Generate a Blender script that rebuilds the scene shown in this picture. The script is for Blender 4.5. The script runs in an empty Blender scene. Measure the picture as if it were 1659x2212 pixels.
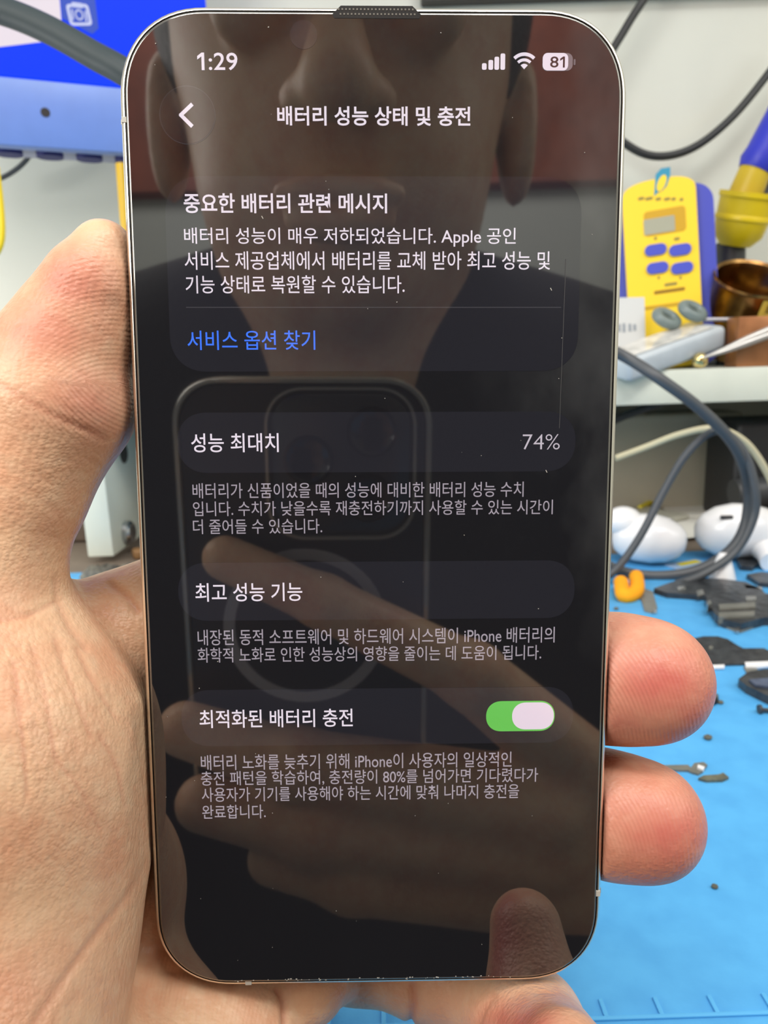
import bpy, bmesh, math, random
import numpy as np
from mathutils import Vector, Matrix

random.seed(7); np.random.seed(7)
SC = bpy.context.scene
COL = SC.collection
PI = math.pi

# ------------------------------------------------------------------ camera
FPX, CX, CY, IW, IH = 1533.0, 829.5, 1106.0, 1659, 2212
CAM_H, PITCH, ROLL = 0.150, math.radians(12), math.radians(2.0)
_r0 = np.array([1., 0, 0]); _f0 = np.array([0, math.cos(PITCH), -math.sin(PITCH)]); _d0 = np.array([0, -math.sin(PITCH), -math.cos(PITCH)])
CR = math.cos(ROLL) * _r0 + math.sin(ROLL) * _d0
CD = -math.sin(ROLL) * _r0 + math.cos(ROLL) * _d0
CF = _f0
CO = np.array([0, 0, CAM_H])
cd = bpy.data.cameras.new('camera'); cam = bpy.data.objects.new('camera', cd); COL.objects.link(cam)
cd.sensor_fit = 'VERTICAL'; cd.sensor_height = 36; cd.lens = FPX / IH * 36
cd.clip_start = 0.004; cd.clip_end = 50
cam.matrix_world = Matrix(((CR[0], -CD[0], -CF[0], CO[0]), (CR[1], -CD[1], -CF[1], CO[1]), (CR[2], -CD[2], -CF[2], CO[2]), (0, 0, 0, 1)))
cd.dof.use_dof = True; cd.dof.focus_distance = 0.1065; cd.dof.aperture_fstop = 36
SC.camera = cam

# ------------------------------------------------------------------ light and exposure
SC.view_settings.view_transform = 'Standard'; SC.view_settings.look = 'None'
SC.view_settings.exposure = 0.0; SC.view_settings.gamma = 1.0; SC.view_settings.use_curve_mapping = False
SC.cycles.use_denoising = True
SC.cycles.max_bounces = 6; SC.cycles.diffuse_bounces = 3; SC.cycles.glossy_bounces = 4; SC.cycles.transmission_bounces = 4
SC.cycles.caustics_reflective = False; SC.cycles.caustics_refractive = False; SC.cycles.sample_clamp_indirect = 4.0
wd = bpy.data.worlds.new('room_light'); SC.world = wd; wd.use_nodes = True
wd.node_tree.nodes['Background'].inputs[0].default_value = (1.0, 0.985, 0.95, 1)
wd.node_tree.nodes['Background'].inputs[1].default_value = 0.52
def area(name, loc, target, sx, sy, power, col):
    l = bpy.data.lights.new(name, 'AREA'); l.shape = 'RECTANGLE'; l.size = sx; l.size_y = sy; l.energy = power; l.color = col
    o = bpy.data.objects.new(name, l); COL.objects.link(o); o.location = loc
    o.rotation_euler = (Vector(target) - Vector(loc)).to_track_quat('-Z', 'Y').to_euler()
    return o
area('ceiling_lamp_light', (0.45, -0.30, 1.35), (0.0, 0.30, 0.1), 0.9, 0.35, 6.6, (1.0, 0.98, 0.95))
area('palm_fill_light', (-0.58, -0.36, 0.62), (-0.05, 0.20, 0.08), 0.5, 0.5, 6.0, (1.0, 0.97, 0.92))  # added fill from the left front to brighten the palm, no known lamp
area('right_fill_light', (0.85, -0.15, 0.75), (0.05, 0.30, 0.10), 0.5, 0.5, 2.8, (1.0, 0.98, 0.96))  # added fill from the right front, softens the top light on the hand
area('left_wall_fill_light', (-0.85, 0.40, 0.24), (-0.30, 0.73, 0.27), 0.16, 0.16, 3.2, (1.0, 0.98, 0.95))  # added fill out of view, brightens the wall shaded by the monitor
area('back_wall_fill_light', (-0.05, -0.55, 1.5), (-0.05, -1.25, 0.30), 0.9, 0.4, 23, (1.0, 0.98, 0.95))  # unseen fill aimed at the back wall to brighten its mirror image

# ------------------------------------------------------------------ coordinate helpers
def W(p):                                   # camera-axis millimetres -> world metres
    p = np.asarray(p, float) / 1000.0
    return CO + p[..., 0:1] * CR + p[..., 1:2] * CD + p[..., 2:3] * CF if p.ndim > 1 else CO + p[0] * CR + p[1] * CD + p[2] * CF
def ray(px, py):
    d = (px - CX) / FPX * CR + (py - CY) / FPX * CD + CF
    return d
def onZ(px, py, z):
    d = ray(px, py); s = (z - CO[2]) / d[2]; return CO + s * d
def onY(px, py, y):
    d = ray(px, py); s = (y - CO[1]) / d[1]; return CO + s * d
def pz(px, py, z):                          # pixel + depth(mm) -> camera mm
    return np.array([(px - CX) * z / FPX, (py - CY) * z / FPX, z])
PR = np.array([[0.9998521761869844, 0.0037795727962141572, -0.016773210892063593], [-0.005632001994016806, 0.9937140306584497, -0.11180655538060834], [0.01624519398748176, 0.111884494466462, 0.9935884226229155]])
PT = np.array([-1.0571920230028642, 3.139773926699531, 106.27908293158943])
PU, PV, PN = PR[:, 0], PR[:, 1], PR[:, 2]
PW, PH, PD = 71.6, 147.6, 8.2
def scr(px, py):                            # pixel -> phone local (x right, y up) mm
    d = np.array([(px - CX) / FPX, (py - CY) / FPX, 1.0])
    X = d * ((PT @ PN) / (d @ PN)) - PT
    return np.array([X @ PU, -(X @ PV)])
def ref(px, py, zc):                        # point seen at (px,py) in the glass, at camera depth zc (mm)
    d = np.array([(px - CX) / FPX, (py - CY) / FPX, 1.0])
    X = d * ((PT @ PN) / (d @ PN)); r = d - 2 * (d @ PN) * PN
    return X + r * ((zc - X[2]) / r[2])
def dirW(v): return v[0] * CR + v[1] * CD + v[2] * CF

# ------------------------------------------------------------------ materials
def lin(c):
    return tuple(((x / 255) / 12.92 if x / 255 <= 0.04045 else ((x / 255 + 0.055) / 1.055) ** 2.4) for x in c)
def mat(name, rgb, rough=0.5, metal=0.0, emit=None, estr=1.0, ior=None, noise=0.0, nscale=40.0, bump=0.0, bscale=400.0, bdist=0.0003, trans=0.0, alpha=1.0, rgb2=None, spec=None):
    m = bpy.data.materials.new(name); m.use_nodes = True
    nt = m.node_tree; b = nt.nodes['Principled BSDF']
    c = (*lin(rgb), 1)
    b.inputs['Base Color'].default_value = c
    b.inputs['Roughness'].default_value = rough; b.inputs['Metallic'].default_value = metal
    if ior: b.inputs['IOR'].default_value = ior
    if spec is not None: b.inputs['Specular IOR Level'].default_value = spec
    if trans: b.inputs['Transmission Weight'].default_value = trans
    if alpha < 1: b.inputs['Alpha'].default_value = alpha
    if emit: b.inputs['Emission Color'].default_value = (*lin(emit), 1); b.inputs['Emission Strength'].default_value = estr
    if noise or bump:
        tc = nt.nodes.new('ShaderNodeTexCoord')
    if noise:
        n = nt.nodes.new('ShaderNodeTexNoise'); n.inputs['Scale'].default_value = nscale; n.inputs['Detail'].default_value = 4
        nt.links.new(tc.outputs['Object'], n.inputs['Vector'])
        mx = nt.nodes.new('ShaderNodeMix'); mx.data_type = 'RGBA'
        c2 = lin(rgb2) if rgb2 else tuple(x * (1 - noise) for x in c[:3])
        mx.inputs[6].default_value = c; mx.inputs[7].default_value = (*c2, 1)
        rp = nt.nodes.new('ShaderNodeMapRange'); rp.inputs[1].default_value = 0.38; rp.inputs[2].default_value = 0.66
        nt.links.new(n.outputs['Fac'], rp.inputs[0]); nt.links.new(rp.outputs[0], mx.inputs[0]); nt.links.new(mx.outputs[2], b.inputs['Base Color'])
    if bump:
        n2 = nt.nodes.new('ShaderNodeTexNoise'); n2.inputs['Scale'].default_value = bscale; n2.inputs['Detail'].default_value = 3
        nt.links.new(tc.outputs['Object'], n2.inputs['Vector'])
        bp = nt.nodes.new('ShaderNodeBump'); bp.inputs['Strength'].default_value = bump; bp.inputs['Distance'].default_value = bdist
        nt.links.new(n2.outputs['Fac'], bp.inputs['Height']); nt.links.new(bp.outputs['Normal'], b.inputs['Normal'])
    return m
GLASS_IOR = 2.2
def display(name, rgb, emit, estr=1.0):     # a lit patch of the display under the same front glass
    return mat(name, rgb, rough=0.03, emit=emit, estr=estr, ior=GLASS_IOR)

# ------------------------------------------------------------------ object helpers
def tag(o, label=None, cat=None, group=None, kind=None):
    if label: o['label'] = label
    if cat: o['category'] = cat
    if group: o['group'] = group
    if kind: o['kind'] = kind
    return o
def empty(name, loc=(0, 0, 0), rot=None, mw=None):
    o = bpy.data.objects.new(name, None); COL.objects.link(o); o.empty_display_size = 0.01
    if mw is not None: o.matrix_world = mw
    else:
        o.location = loc
        if rot: o.rotation_euler = rot
    return o
class MB:
    def __init__(s): s.v = []; s.f = []
    def add(s, v, f):
        n = len(s.v); s.v += [tuple(float(x) for x in p) for p in v]; s.f += [tuple(i + n for i in q) for q in f]; return s
    def box(s, c, size, bev=0.0, seg=3, rot=None):
        bm = bmesh.new(); bmesh.ops.create_cube(bm, size=1.0)
        for v in bm.verts: v.co = Vector((v.co.x * size[0], v.co.y * size[1], v.co.z * size[2]))
        if bev > 0: bmesh.ops.bevel(bm, geom=bm.edges[:], offset=bev, segments=seg, profile=0.5, affect='EDGES')
        M = rot.to_matrix() if rot is not None and hasattr(rot, 'to_matrix') else (rot if rot is not None else Matrix.Identity(3))
        bm.verts.index_update()
        s.add([M @ v.co + Vector(c) for v in bm.verts], [[v.index for v in f.verts] for f in bm.faces]); bm.free(); return s
    def tube(s, pts, r, n=12, caps=True):
        P = [Vector(p) for p in pts]; R = r if isinstance(r, (list, tuple)) else [r] * len(P)
        t = [(P[min(i + 1, len(P) - 1)] - P[max(i - 1, 0)]).normalized() for i in range(len(P))]
        u = t[0].orthogonal().normalized(); V = []
        for i in range(len(P)):
            u = (u - t[i] * u.dot(t[i])).normalized(); w = t[i].cross(u)
            for k in range(n):
                a = 2 * PI * k / n; V.append(P[i] + R[i] * (math.cos(a) * u + math.sin(a) * w))
        F = [(i * n + k, i * n + (k + 1) % n, (i + 1) * n + (k + 1) % n, (i + 1) * n + k) for i in range(len(P) - 1) for k in range(n)]
        if caps: F += [tuple(range(n))[::-1], tuple((len(P) - 1) * n + k for k in range(n))]
        return s.add(V, F)
    def lathe(s, prof, n=40, M=None):       # prof: (r, z)
        V = []; F = []
        for r, z in prof:
            for k in range(n):
                a = 2 * PI * k / n; p = Vector((r * math.cos(a), r * math.sin(a), z)); V.append(M @ p if M is not None else p)
        for i in range(len(prof) - 1):
            for k in range(n): F.append((i * n + k, i * n + (k + 1) % n, (i + 1) * n + (k + 1) % n, (i + 1) * n + k))
        F.append(tuple(range(n))[::-1]); F.append(tuple((len(prof) - 1) * n + k for k in range(n)))
        return s.add(V, F)
    def ball(s, c, r, n=16, M=None):
        rr = r if isinstance(r, (tuple, list)) else (r, r, r); V = []; F = []
        for i in range(1, n):
            for k in range(2 * n):
                t = PI * i / n; a = PI * k / n
                p = Vector((rr[0] * math.sin(t) * math.cos(a), rr[1] * math.sin(t) * math.sin(a), rr[2] * math.cos(t)))
                V.append((M @ p if M is not None else p) + Vector(c))
        N = 2 * n
        for i in range(n - 2):
            for k in range(N): F.append((i * N + k, (i + 1) * N + k, (i + 1) * N + (k + 1) % N, i * N + (k + 1) % N))
        F.append(tuple(range(N))); F.append(tuple((n - 2) * N + k for k in range(N))[::-1])
        return s.add(V, F)
    def prism(s, poly, z0, z1, M=None):     # poly: CCW 2D
        n = len(poly); f = (lambda p: M @ Vector(p)) if M is not None else Vector
        V = [f((x, y, z0)) for x, y in poly] + [f((x, y, z1)) for x, y in poly]
        F = [(i, (i + 1) % n, n + (i + 1) % n, n + i) for i in range(n)] + [tuple(range(n))[::-1], tuple(range(n, 2 * n))]
        return s.add(V, F)
    def loft(s, rings, cap0=True, cap1=True):
        n = len(rings[0]); V = [p for r in rings for p in r]
        F = [(i * n + k, i * n + (k + 1) % n, (i + 1) * n + (k + 1) % n, (i + 1) * n + k) for i in range(len(rings) - 1) for k in range(n)]
        if cap0: F.append(tuple(range(n))[::-1])
        if cap1: F.append(tuple((len(rings) - 1) * n + k for k in range(n)))
        return s.add(V, F)
    def build(s, name, m, parent=None, smooth=None, loc=None):
        me = bpy.data.meshes.new(name); V = s.v
        if loc is not None: V = [(x - loc[0], y - loc[1], z - loc[2]) for x, y, z in V]
        me.from_pydata(V, [], s.f); me.validate(); me.update()
        me.materials.append(m)
        o = bpy.data.objects.new(name, me); COL.objects.link(o)
        if loc is not None: o.location = loc
        if smooth is not None:
            me.polygons.foreach_set('use_smooth', [True] * len(me.polygons))
            bm = bmesh.new(); bm.from_mesh(me)
            for e in bm.edges:
                if len(e.link_faces) == 2 and e.calc_face_angle(0) > math.radians(smooth): e.smooth = False
            bm.to_mesh(me); bm.free()
        if parent is not None: o.parent = parent
        return o
def catmull(pts, k=8):
    P = [np.asarray(p, float) for p in pts]; P = [2 * P[0] - P[1]] + P + [2 * P[-1] - P[-2]]; out = []
    for i in range(1, len(P) - 2):
        for j in range(k):
            t = j / k; a, b, c, d = P[i - 1:i + 3]
            out.append(0.5 * (2 * b + (c - a) * t + (2 * a - 5 * b + 4 * c - d) * t * t + (3 * b - a - 3 * c + d) * t ** 3))
    out.append(P[-2]); return out
def rrect(w, h, r, n=10, ex=2.0, c=(0, 0)):
    r = min(r, w / 2 - 1e-7, h / 2 - 1e-7); out = []
    for qx, qy, a0 in ((1, -1, -PI / 2), (1, 1, 0), (-1, 1, PI / 2), (-1, -1, PI)):
        for k in range(n + 1):
            a = a0 + (PI / 2) * k / n; ca, sa = math.cos(a), math.sin(a)
            e = 2.0 / ex
            x = math.copysign(abs(ca) ** e, ca) * r; y = math.copysign(abs(sa) ** e, sa) * r
            out.append((c[0] + qx * (w / 2 - r) + x, c[1] + qy * (h / 2 - r) + y))
    return out

# ------------------------------------------------------------------ SDF surfaces (for hands and head)
def surface_nets(F, o, h):
    S = F < 0
    nx, ny, nz = F.shape
    cnt = np.zeros((nx - 1, ny - 1, nz - 1), np.int8)
    for a in (0, 1):
        for b in (0, 1):
            for c in (0, 1):
                cnt += S[a:nx - 1 + a, b:ny - 1 + b, c:nz - 1 + c]
    act = (cnt > 0) & (cnt < 8)
    I = np.argwhere(act); idx = -np.ones(act.shape, np.int32); idx[act] = np.arange(len(I))
    acc = np.zeros((len(I), 3)); n = np.zeros(len(I))
    cs = [(a, b, c) for a in (0, 1) for b in (0, 1) for c in (0, 1)]
    val = {q: F[I[:, 0] + q[0], I[:, 1] + q[1], I[:, 2] + q[2]].astype(float) for q in cs}
    for q in cs:
        for ax in range(3):
            if q[ax] == 0:
                q2 = list(q); q2[ax] = 1; q2 = tuple(q2)
                f0, f1 = val[q], val[q2]; m = (f0 < 0) != (f1 < 0)
                t = np.where(m, f0 / np.where(m, f0 - f1, 1), 0)
                p = np.zeros((len(I), 3)); p[:] = q; p[:, ax] = t
                acc += p * m[:, None]; n += m
    V = (I + acc / n[:, None]) * h + o
    Q = []
    for ax in range(3):
        s0 = [slice(None)] * 3; s1 = [slice(None)] * 3; s0[ax] = slice(0, -1); s1[ax] = slice(1, None)
        A, B = S[tuple(s0)], S[tuple(s1)]
        E = np.argwhere(A != B); b, c = [(1, 2), (2, 0), (0, 1)][ax]
        ok = (E[:, b] > 0) & (E[:, c] > 0) & (E[:, b] < F.shape[b] - 1) & (E[:, c] < F.shape[c] - 1); E = E[ok]
        inside = A[E[:, 0], E[:, 1], E[:, 2]]
        def g(db, dc):
            P = E.copy(); P[:, b] += db; P[:, c] += dc; return idx[P[:, 0], P[:, 1], P[:, 2]]
        q = np.stack([g(-1, -1), g(0, -1), g(0, 0), g(-1, 0)], 1)
        q[~inside] = q[~inside][:, ::-1]; Q.append(q)
    return V, np.concatenate(Q)
class Field:
    def __init__(s, lo, hi, h):
        s.lo = np.array(lo, float); s.h = h; s.n = np.ceil((np.array(hi) - s.lo) / h).astype(int) + 1
        s.ax = [s.lo[i] + h * np.arange(s.n[i]) for i in range(3)]
        s.F = np.full(s.n, 30.0, np.float32)
    def region(s, lo, hi):
        a = np.clip(np.floor((np.array(lo) - s.lo) / s.h).astype(int), 0, s.n); b = np.clip(np.ceil((np.array(hi) - s.lo) / s.h).astype(int) + 1, 0, s.n)
        sl = tuple(slice(a[i], b[i]) for i in range(3))
        X = [s.ax[i][sl[i]].astype(np.float32) for i in range(3)]
        return sl, X[0][:, None, None], X[1][None, :, None], X[2][None, None, :]
    def smin(s, sl, d, k):
        A = s.F[sl]
        if k <= 0: s.F[sl] = np.minimum(A, d); return
        hh = np.clip(0.5 + 0.5 * (d - A) / k, 0, 1); s.F[sl] = d + (A - d) * hh - k * hh * (1 - hh)
    def cap(s, a, b, ra, rb, k=3.0):
        a = np.asarray(a, float); b = np.asarray(b, float); m = max(ra, rb) + k + 3 * s.h
        sl, X, Y, Z = s.region(np.minimum(a, b) - m, np.maximum(a, b) + m)
        ba = b - a; q = float(ba @ ba) + 1e-9
        t = np.clip(((X - a[0]) * ba[0] + (Y - a[1]) * ba[1] + (Z - a[2]) * ba[2]) / q, 0, 1)
        d = np.sqrt((X - a[0] - t * ba[0]) ** 2 + (Y - a[1] - t * ba[1]) ** 2 + (Z - a[2] - t * ba[2]) ** 2) - (ra + (rb - ra) * t)
        s.smin(sl, d.astype(np.float32), k)
    def ell(s, c, r, k=3.0, neg=False):
        c = np.asarray(c, float); r = np.asarray(r, float); m = k + 3 * s.h
        sl, X, Y, Z = s.region(c - r - m, c + r + m)
        k0 = np.sqrt(((X - c[0]) / r[0]) ** 2 + ((Y - c[1]) / r[1]) ** 2 + ((Z - c[2]) / r[2]) ** 2)
        k1 = np.sqrt(((X - c[0]) / r[0] ** 2) ** 2 + ((Y - c[1]) / r[1] ** 2) ** 2 + ((Z - c[2]) / r[2] ** 2) ** 2) + 1e-6
        d = (k0 * (k0 - 1) / k1).astype(np.float32)
        if neg:
            A = -s.F[sl]; hh = np.clip(0.5 + 0.5 * (d - A) / k, 0, 1); s.F[sl] = -(d + (A - d) * hh - k * hh * (1 - hh))
        else: s.smin(sl, d, k)
    def chain(s, pts, k=3.0):               # (px, py, z, r_px)
        P = [(pz(a, b, z), r * z / FPX) for a, b, z, r in pts]
        for (p, r), (q, t) in zip(P[:-1], P[1:]): s.cap(p, q, r, t, k)
def np_mesh(name, V, Q, m, attrs=None):
    me = bpy.data.meshes.new(name)
    me.vertices.add(len(V)); me.vertices.foreach_set('co', V.astype(np.float32).ravel())
    me.loops.add(Q.size); me.loops.foreach_set('vertex_index', Q.astype(np.int32).ravel())
    me.polygons.add(len(Q)); me.polygons.foreach_set('loop_start', np.arange(0, Q.size, Q.shape[1], dtype=np.int32))
    me.update(calc_edges=True); me.validate()
    me.polygons.foreach_set('use_smooth', np.ones(len(me.polygons), bool))
    for k, a in (attrs or {}).items():
        at = me.attributes.new(k, 'FLOAT', 'POINT'); at.data.foreach_set('value', a.astype(np.float32))
    me.materials.append(m)
    o = bpy.data.objects.new(name, me); COL.objects.link(o); return o
def relax(V, Q, it=2, lam=0.5):
    E = np.concatenate([Q[:, [0, 1]], Q[:, [1, 2]], Q[:, [2, 3]], Q[:, [3, 0]]])
    deg = np.bincount(E[:, 0], minlength=len(V)) + np.bincount(E[:, 1], minlength=len(V))
    for _ in range(it):
        A = np.zeros_like(V)
        for i in range(3):
            A[:, i] = np.bincount(E[:, 0], V[E[:, 1], i], len(V)) + np.bincount(E[:, 1], V[E[:, 0], i], len(V))
        V = V + lam * (A / np.maximum(deg, 1)[:, None] - V)
    return V
def normals(V, Q):
    n = np.cross(V[Q[:, 2]] - V[Q[:, 0]], V[Q[:, 3]] - V[Q[:, 1]]); N = np.zeros_like(V)
    for i in range(4):
        for j in range(3): N[:, j] += np.bincount(Q[:, i], n[:, j], len(V))
    return N / (np.linalg.norm(N, axis=1)[:, None] + 1e-12)

# ================================================================== the room
WALL_Y = 0.735
M_wall = mat('white_wall_paint', (214, 218, 208), 0.6, noise=0.05, nscale=9, bump=0.1, bscale=220, bdist=0.0006)
M_greywall = mat('grey_wall_paint', (190, 192, 184), 0.7, noise=0.06, nscale=4)
M_floor = mat('grey_floor', (120, 118, 114), 0.6, noise=0.2, nscale=5)
def struct(name, mb, m): return tag(mb.build(name, m), kind='structure')
struct('wall_front', MB().box((0, WALL_Y + 0.05, 0.45), (4.0, 0.1, 2.4)), M_wall)
struct('wall_back', MB().box((0, -1.25, 0.45), (4.0, 0.1, 2.4)), M_greywall)
struct('wall_left', MB().box((-1.25, -0.24, 0.45), (0.1, 2.1, 2.4)), M_wall)
struct('wall_right', MB().box((1.25, -0.24, 0.45), (0.1, 2.1, 2.4)), M_wall)
struct('floor', MB().box((0, -0.24, -0.78), (4.0, 2.1, 0.06)), M_floor)
M_darktrim = mat('dark_trim', (58, 54, 52), 0.5)
_a, _b = onY(1300, -6, WALL_Y - 0.008), onY(1800, 3, WALL_Y - 0.008)
struct('trim_1', MB().box((0.55, WALL_Y - 0.006, onY(1500, -1, WALL_Y)[2] + 0.011), (1.0, 0.012, 0.02), 0.001, 1), M_darktrim)

# ------------------------------------------------------------------ bench and mat
M_bench = mat('bench_laminate', (120, 108, 96), 0.5, noise=0.2, nscale=30)
bench = empty('workbench', (0, 0.40, -0.75))
MB().box((0, 0, 0.732), (1.6, 0.66, 0.03), 0.002).build('bench_top', M_bench, bench)
for sx in (-1, 1):
    for sy in (-1, 1): MB().box((sx * 0.76, sy * 0.29, 0.36), (0.04, 0.04, 0.72), 0.002).build('leg', M_darktrim, bench)
tag(bench, 'brownish workbench top under the blue repair mat and white shelf', 'workbench')

MATY1 = float(onZ(900, 1211, 0)[1]); MATY0 = 0.076
M_mat = mat('blue_silicone_mat', (86, 176, 234), 0.6, noise=0.10, nscale=90, bump=0.25, bscale=900, bdist=0.0003, rgb2=(78, 166, 226))
mt = MB()
mt.box((0.02, (MATY0 + MATY1) / 2, -0.0015), (0.62, MATY1 - MATY0, 0.003), 0.0008, 2)
wm = mt.build('repair_mat', M_mat, smooth=40)
tag(wm, 'bright blue silicone repair mat covering the bench under the hand', 'mat')
# moulded ruler: raised line with ticks, following the mat's front edge
_p, _q = onZ(1290, 2204, 0), onZ(1640, 2190, 0)
yl = 0.5 * (_p[1] + _q[1]); pitch = float(onZ(1424, 2180, 0)[0] - onZ(1305, 2184, 0)[0])
M_rul = mat('blue_mat_ridge', (92, 182, 238), 0.5)
rl = MB().box((0.02, yl, 0.0003), (0.60, 0.0011, 0.0007), 0.0003, 2)
x0 = float(onZ(1305, 2184, 0)[0]); yt = float(onZ(1305, 2181, 0)[1])
for k in range(-16, 14):
    x = x0 + k * pitch
    if abs(x - 0.02) < 0.3: rl.box((x, yt, 0.0003), (0.0011, 0.0052, 0.0007), 0.0003, 2)
rl.build('moulded_ruler', M_rul, wm, smooth=40)

# stains and specks on the mat
def blob(n=9, rx=1., ry=1., jit=0.3):
    return [(rx * math.cos(2 * PI * k / n) * (1 + jit * (random.random() - .5)), ry * math.sin(2 * PI * k / n) * (1 + jit * (random.random() - .5))) for k in range(n)]
def flat(poly_px, h, z0=0.0, M=None):       # polygon seen at these pixels, laid on the mat with thickness h
    P = [onZ(a, b, z0) for a, b in poly_px]
    P = [(p[0], p[1]) for p in P]
    A = sum(P[i][0] * P[(i + 1) % len(P)][1] - P[(i + 1) % len(P)][0] * P[i][1] for i in range(len(P)))
    if A < 0: P = P[::-1]
    return P
# ------------------------------------------------------------------ shelf
SH_Y = float(onZ(215, 1208, 0.0)[1]) - 0.004
zt = float(onY(1500, 797, SH_Y)[2]); zb = float(onY(1500, 871, SH_Y)[2])
M_shelf = mat('white_shelf_paint', (222, 228, 214), 0.45, noise=0.07, nscale=25, bump=0.2, bscale=120, bdist=0.0004)
M_screw = mat('bright_screw', (190, 192, 196), 0.25, metal=1.0)
M_hole = mat('dark_hole', (70, 66, 60), 0.8)
shelf = empty('wall_shelf', (0, SH_Y, 0))
SX0 = float(onY(188, 1200, SH_Y)[0]); SX1 = 0.44; SDEP = WALL_Y - SH_Y - 0.004
MB().box(((SX0 + SX1) / 2, SDEP / 2, (zt + zb) / 2), (SX1 - SX0, SDEP, zt - zb), 0.0012, 2).build('shelf_board', M_shelf, shelf, smooth=40)
for x in (SX0 + 0.011, SX1 - 0.011):
    sp = MB().box((x, SDEP / 2, zb / 2 + 0.001), (0.021, SDEP, zb - 0.004), 0.0012, 2).build('side_panel', M_shelf, shelf, smooth=40)
    if x < 0:
        def inner(px, py):
            d = ray(px, py); s = (SX0 + 0.0217 - CO[0]) / d[0]; return CO + s * d - np.array([0, SH_Y, 0])
        h1 = inner(267, 978); h2 = inner(272, 1150)
        Rx = Matrix.Rotation(PI / 2, 4, 'Y')
        MB().lathe([(0.0001, 0.0), (0.009, 0.0), (0.009, 0.0004), (0.0001, 0.0004)], 24, Matrix.Translation(h1) @ Rx).build('peg_hole', M_hole, sp)
        MB().lathe([(0.0001, 0.0), (0.010, 0.0), (0.010, 0.004), (0.008, 0.006), (0.0001, 0.0065)], 24, Matrix.Translation(h2) @ Rx).build('connector_bolt', M_screw, sp, smooth=40)
tag(shelf, 'white painted shelf on side panels standing at the back of the bench', 'shelf')
# ledge at the back of the wall, left
_l = onY(60, 672, WALL_Y)
ld = MB().box((_l[0] - 0.02, WALL_Y - 0.002, _l[2] - 0.04), (0.5, 0.004, 0.08), 0.0005, 1)
struct('trim_2', ld, mat('ledge_paint', (198, 200, 188), 0.6))

# ------------------------------------------------------------------ clutter in the open space under the shelf
M_beige = mat('beige_grey_plastic', (186, 182, 164), 0.6, noise=0.12, nscale=12)
M_black = mat('black_plastic', (34, 35, 37), 0.45)
M_dkgrey = mat('dark_grey_plastic', (58, 60, 62), 0.45)
M_white = mat('white_glossy_plastic', (240, 240, 240), 0.22)
M_paper = mat('white_paper', (225, 224, 214), 0.7)
M_yel = mat('yellow_plastic', (246, 214, 36), 0.4)
M_yeldk = mat('yellow_tape', (205, 190, 40), 0.5)
c0 = onY(1440, 960, SH_Y + 0.12)
MB().box((c0[0] - 0.03, SH_Y + 0.135, 0.046), (0.20, 0.04, 0.092), 0.004).build('storage_box', M_beige, smooth=40)
tag(bpy.data.objects['storage_box'], 'beige grey box standing in the shade under the shelf', 'box')
c1 = onY(1640, 1000, SH_Y + 0.05)
bx = MB().box((c1[0] + 0.012, SH_Y + 0.07, 0.045), (0.075, 0.06, 0.09), 0.006).build('charger_case', M_black, smooth=40)
MB().tube([(c1[0] - 0.028, SH_Y + 0.035, 0.03), (c1[0] + 0.05, SH_Y + 0.035, 0.034)], 0.012, 20).build('roller', M_dkgrey, bx, smooth=40)
tag(bx, 'black box with a round roller under the shelf right end', 'box')
# paper sheets
def sheet(name, px, py, w, d, z, rot, m, label, cat, th=0.0012, group=None):
    c = onZ(px, py, z)
    o = MB().box((0, 0, th / 2), (w, d, th), th * 0.3, 1).build(name, m, smooth=30); o.location = (c[0], c[1], z); o.rotation_euler = (0, 0, rot)
    return tag(o, label, cat, group)
sheet('paper_sheet', 1490, 1140, 0.115, 0.06, 0.0002, 0.25, M_paper, 'white paper sheet lying flat below the others behind the earphones', 'paper')
sheet('paper_sheet', 1545, 1105, 0.085, 0.045, 0.0016, -0.1, M_paper, 'white paper sheet lying on top near the black box', 'paper')
sheet('plastic_bag', 1400, 1120, 0.05, 0.05, 0.0016, 0.5, mat('grey_film', (165, 164, 150), 0.3), 'grey plastic bag with yellow edge behind the left earphone', 'bag', 0.005)
y1 = onZ(1465, 1070, 0.004); y2 = onZ(1398, 1092, 0.004)
for nm, pa, pb, lb in (('yellow_strip', (1446, 1074), (1482, 1056), 'upper short yellow strip lying on the papers under the shelf'), ('yellow_strip', (1382, 1096), (1420, 1080), 'lower short yellow strip on the grey bag under the shelf')):
    a, b = onZ(*pa, 0.007), onZ(*pb, 0.007)
    o = MB().tube([a, 0.5 * (a + b), b], [0.0022, 0.003, 0.0022], 10).build('yellow_strip', M_yeldk, smooth=60, loc=tuple(a)); tag(o, lb, 'strip')

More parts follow.
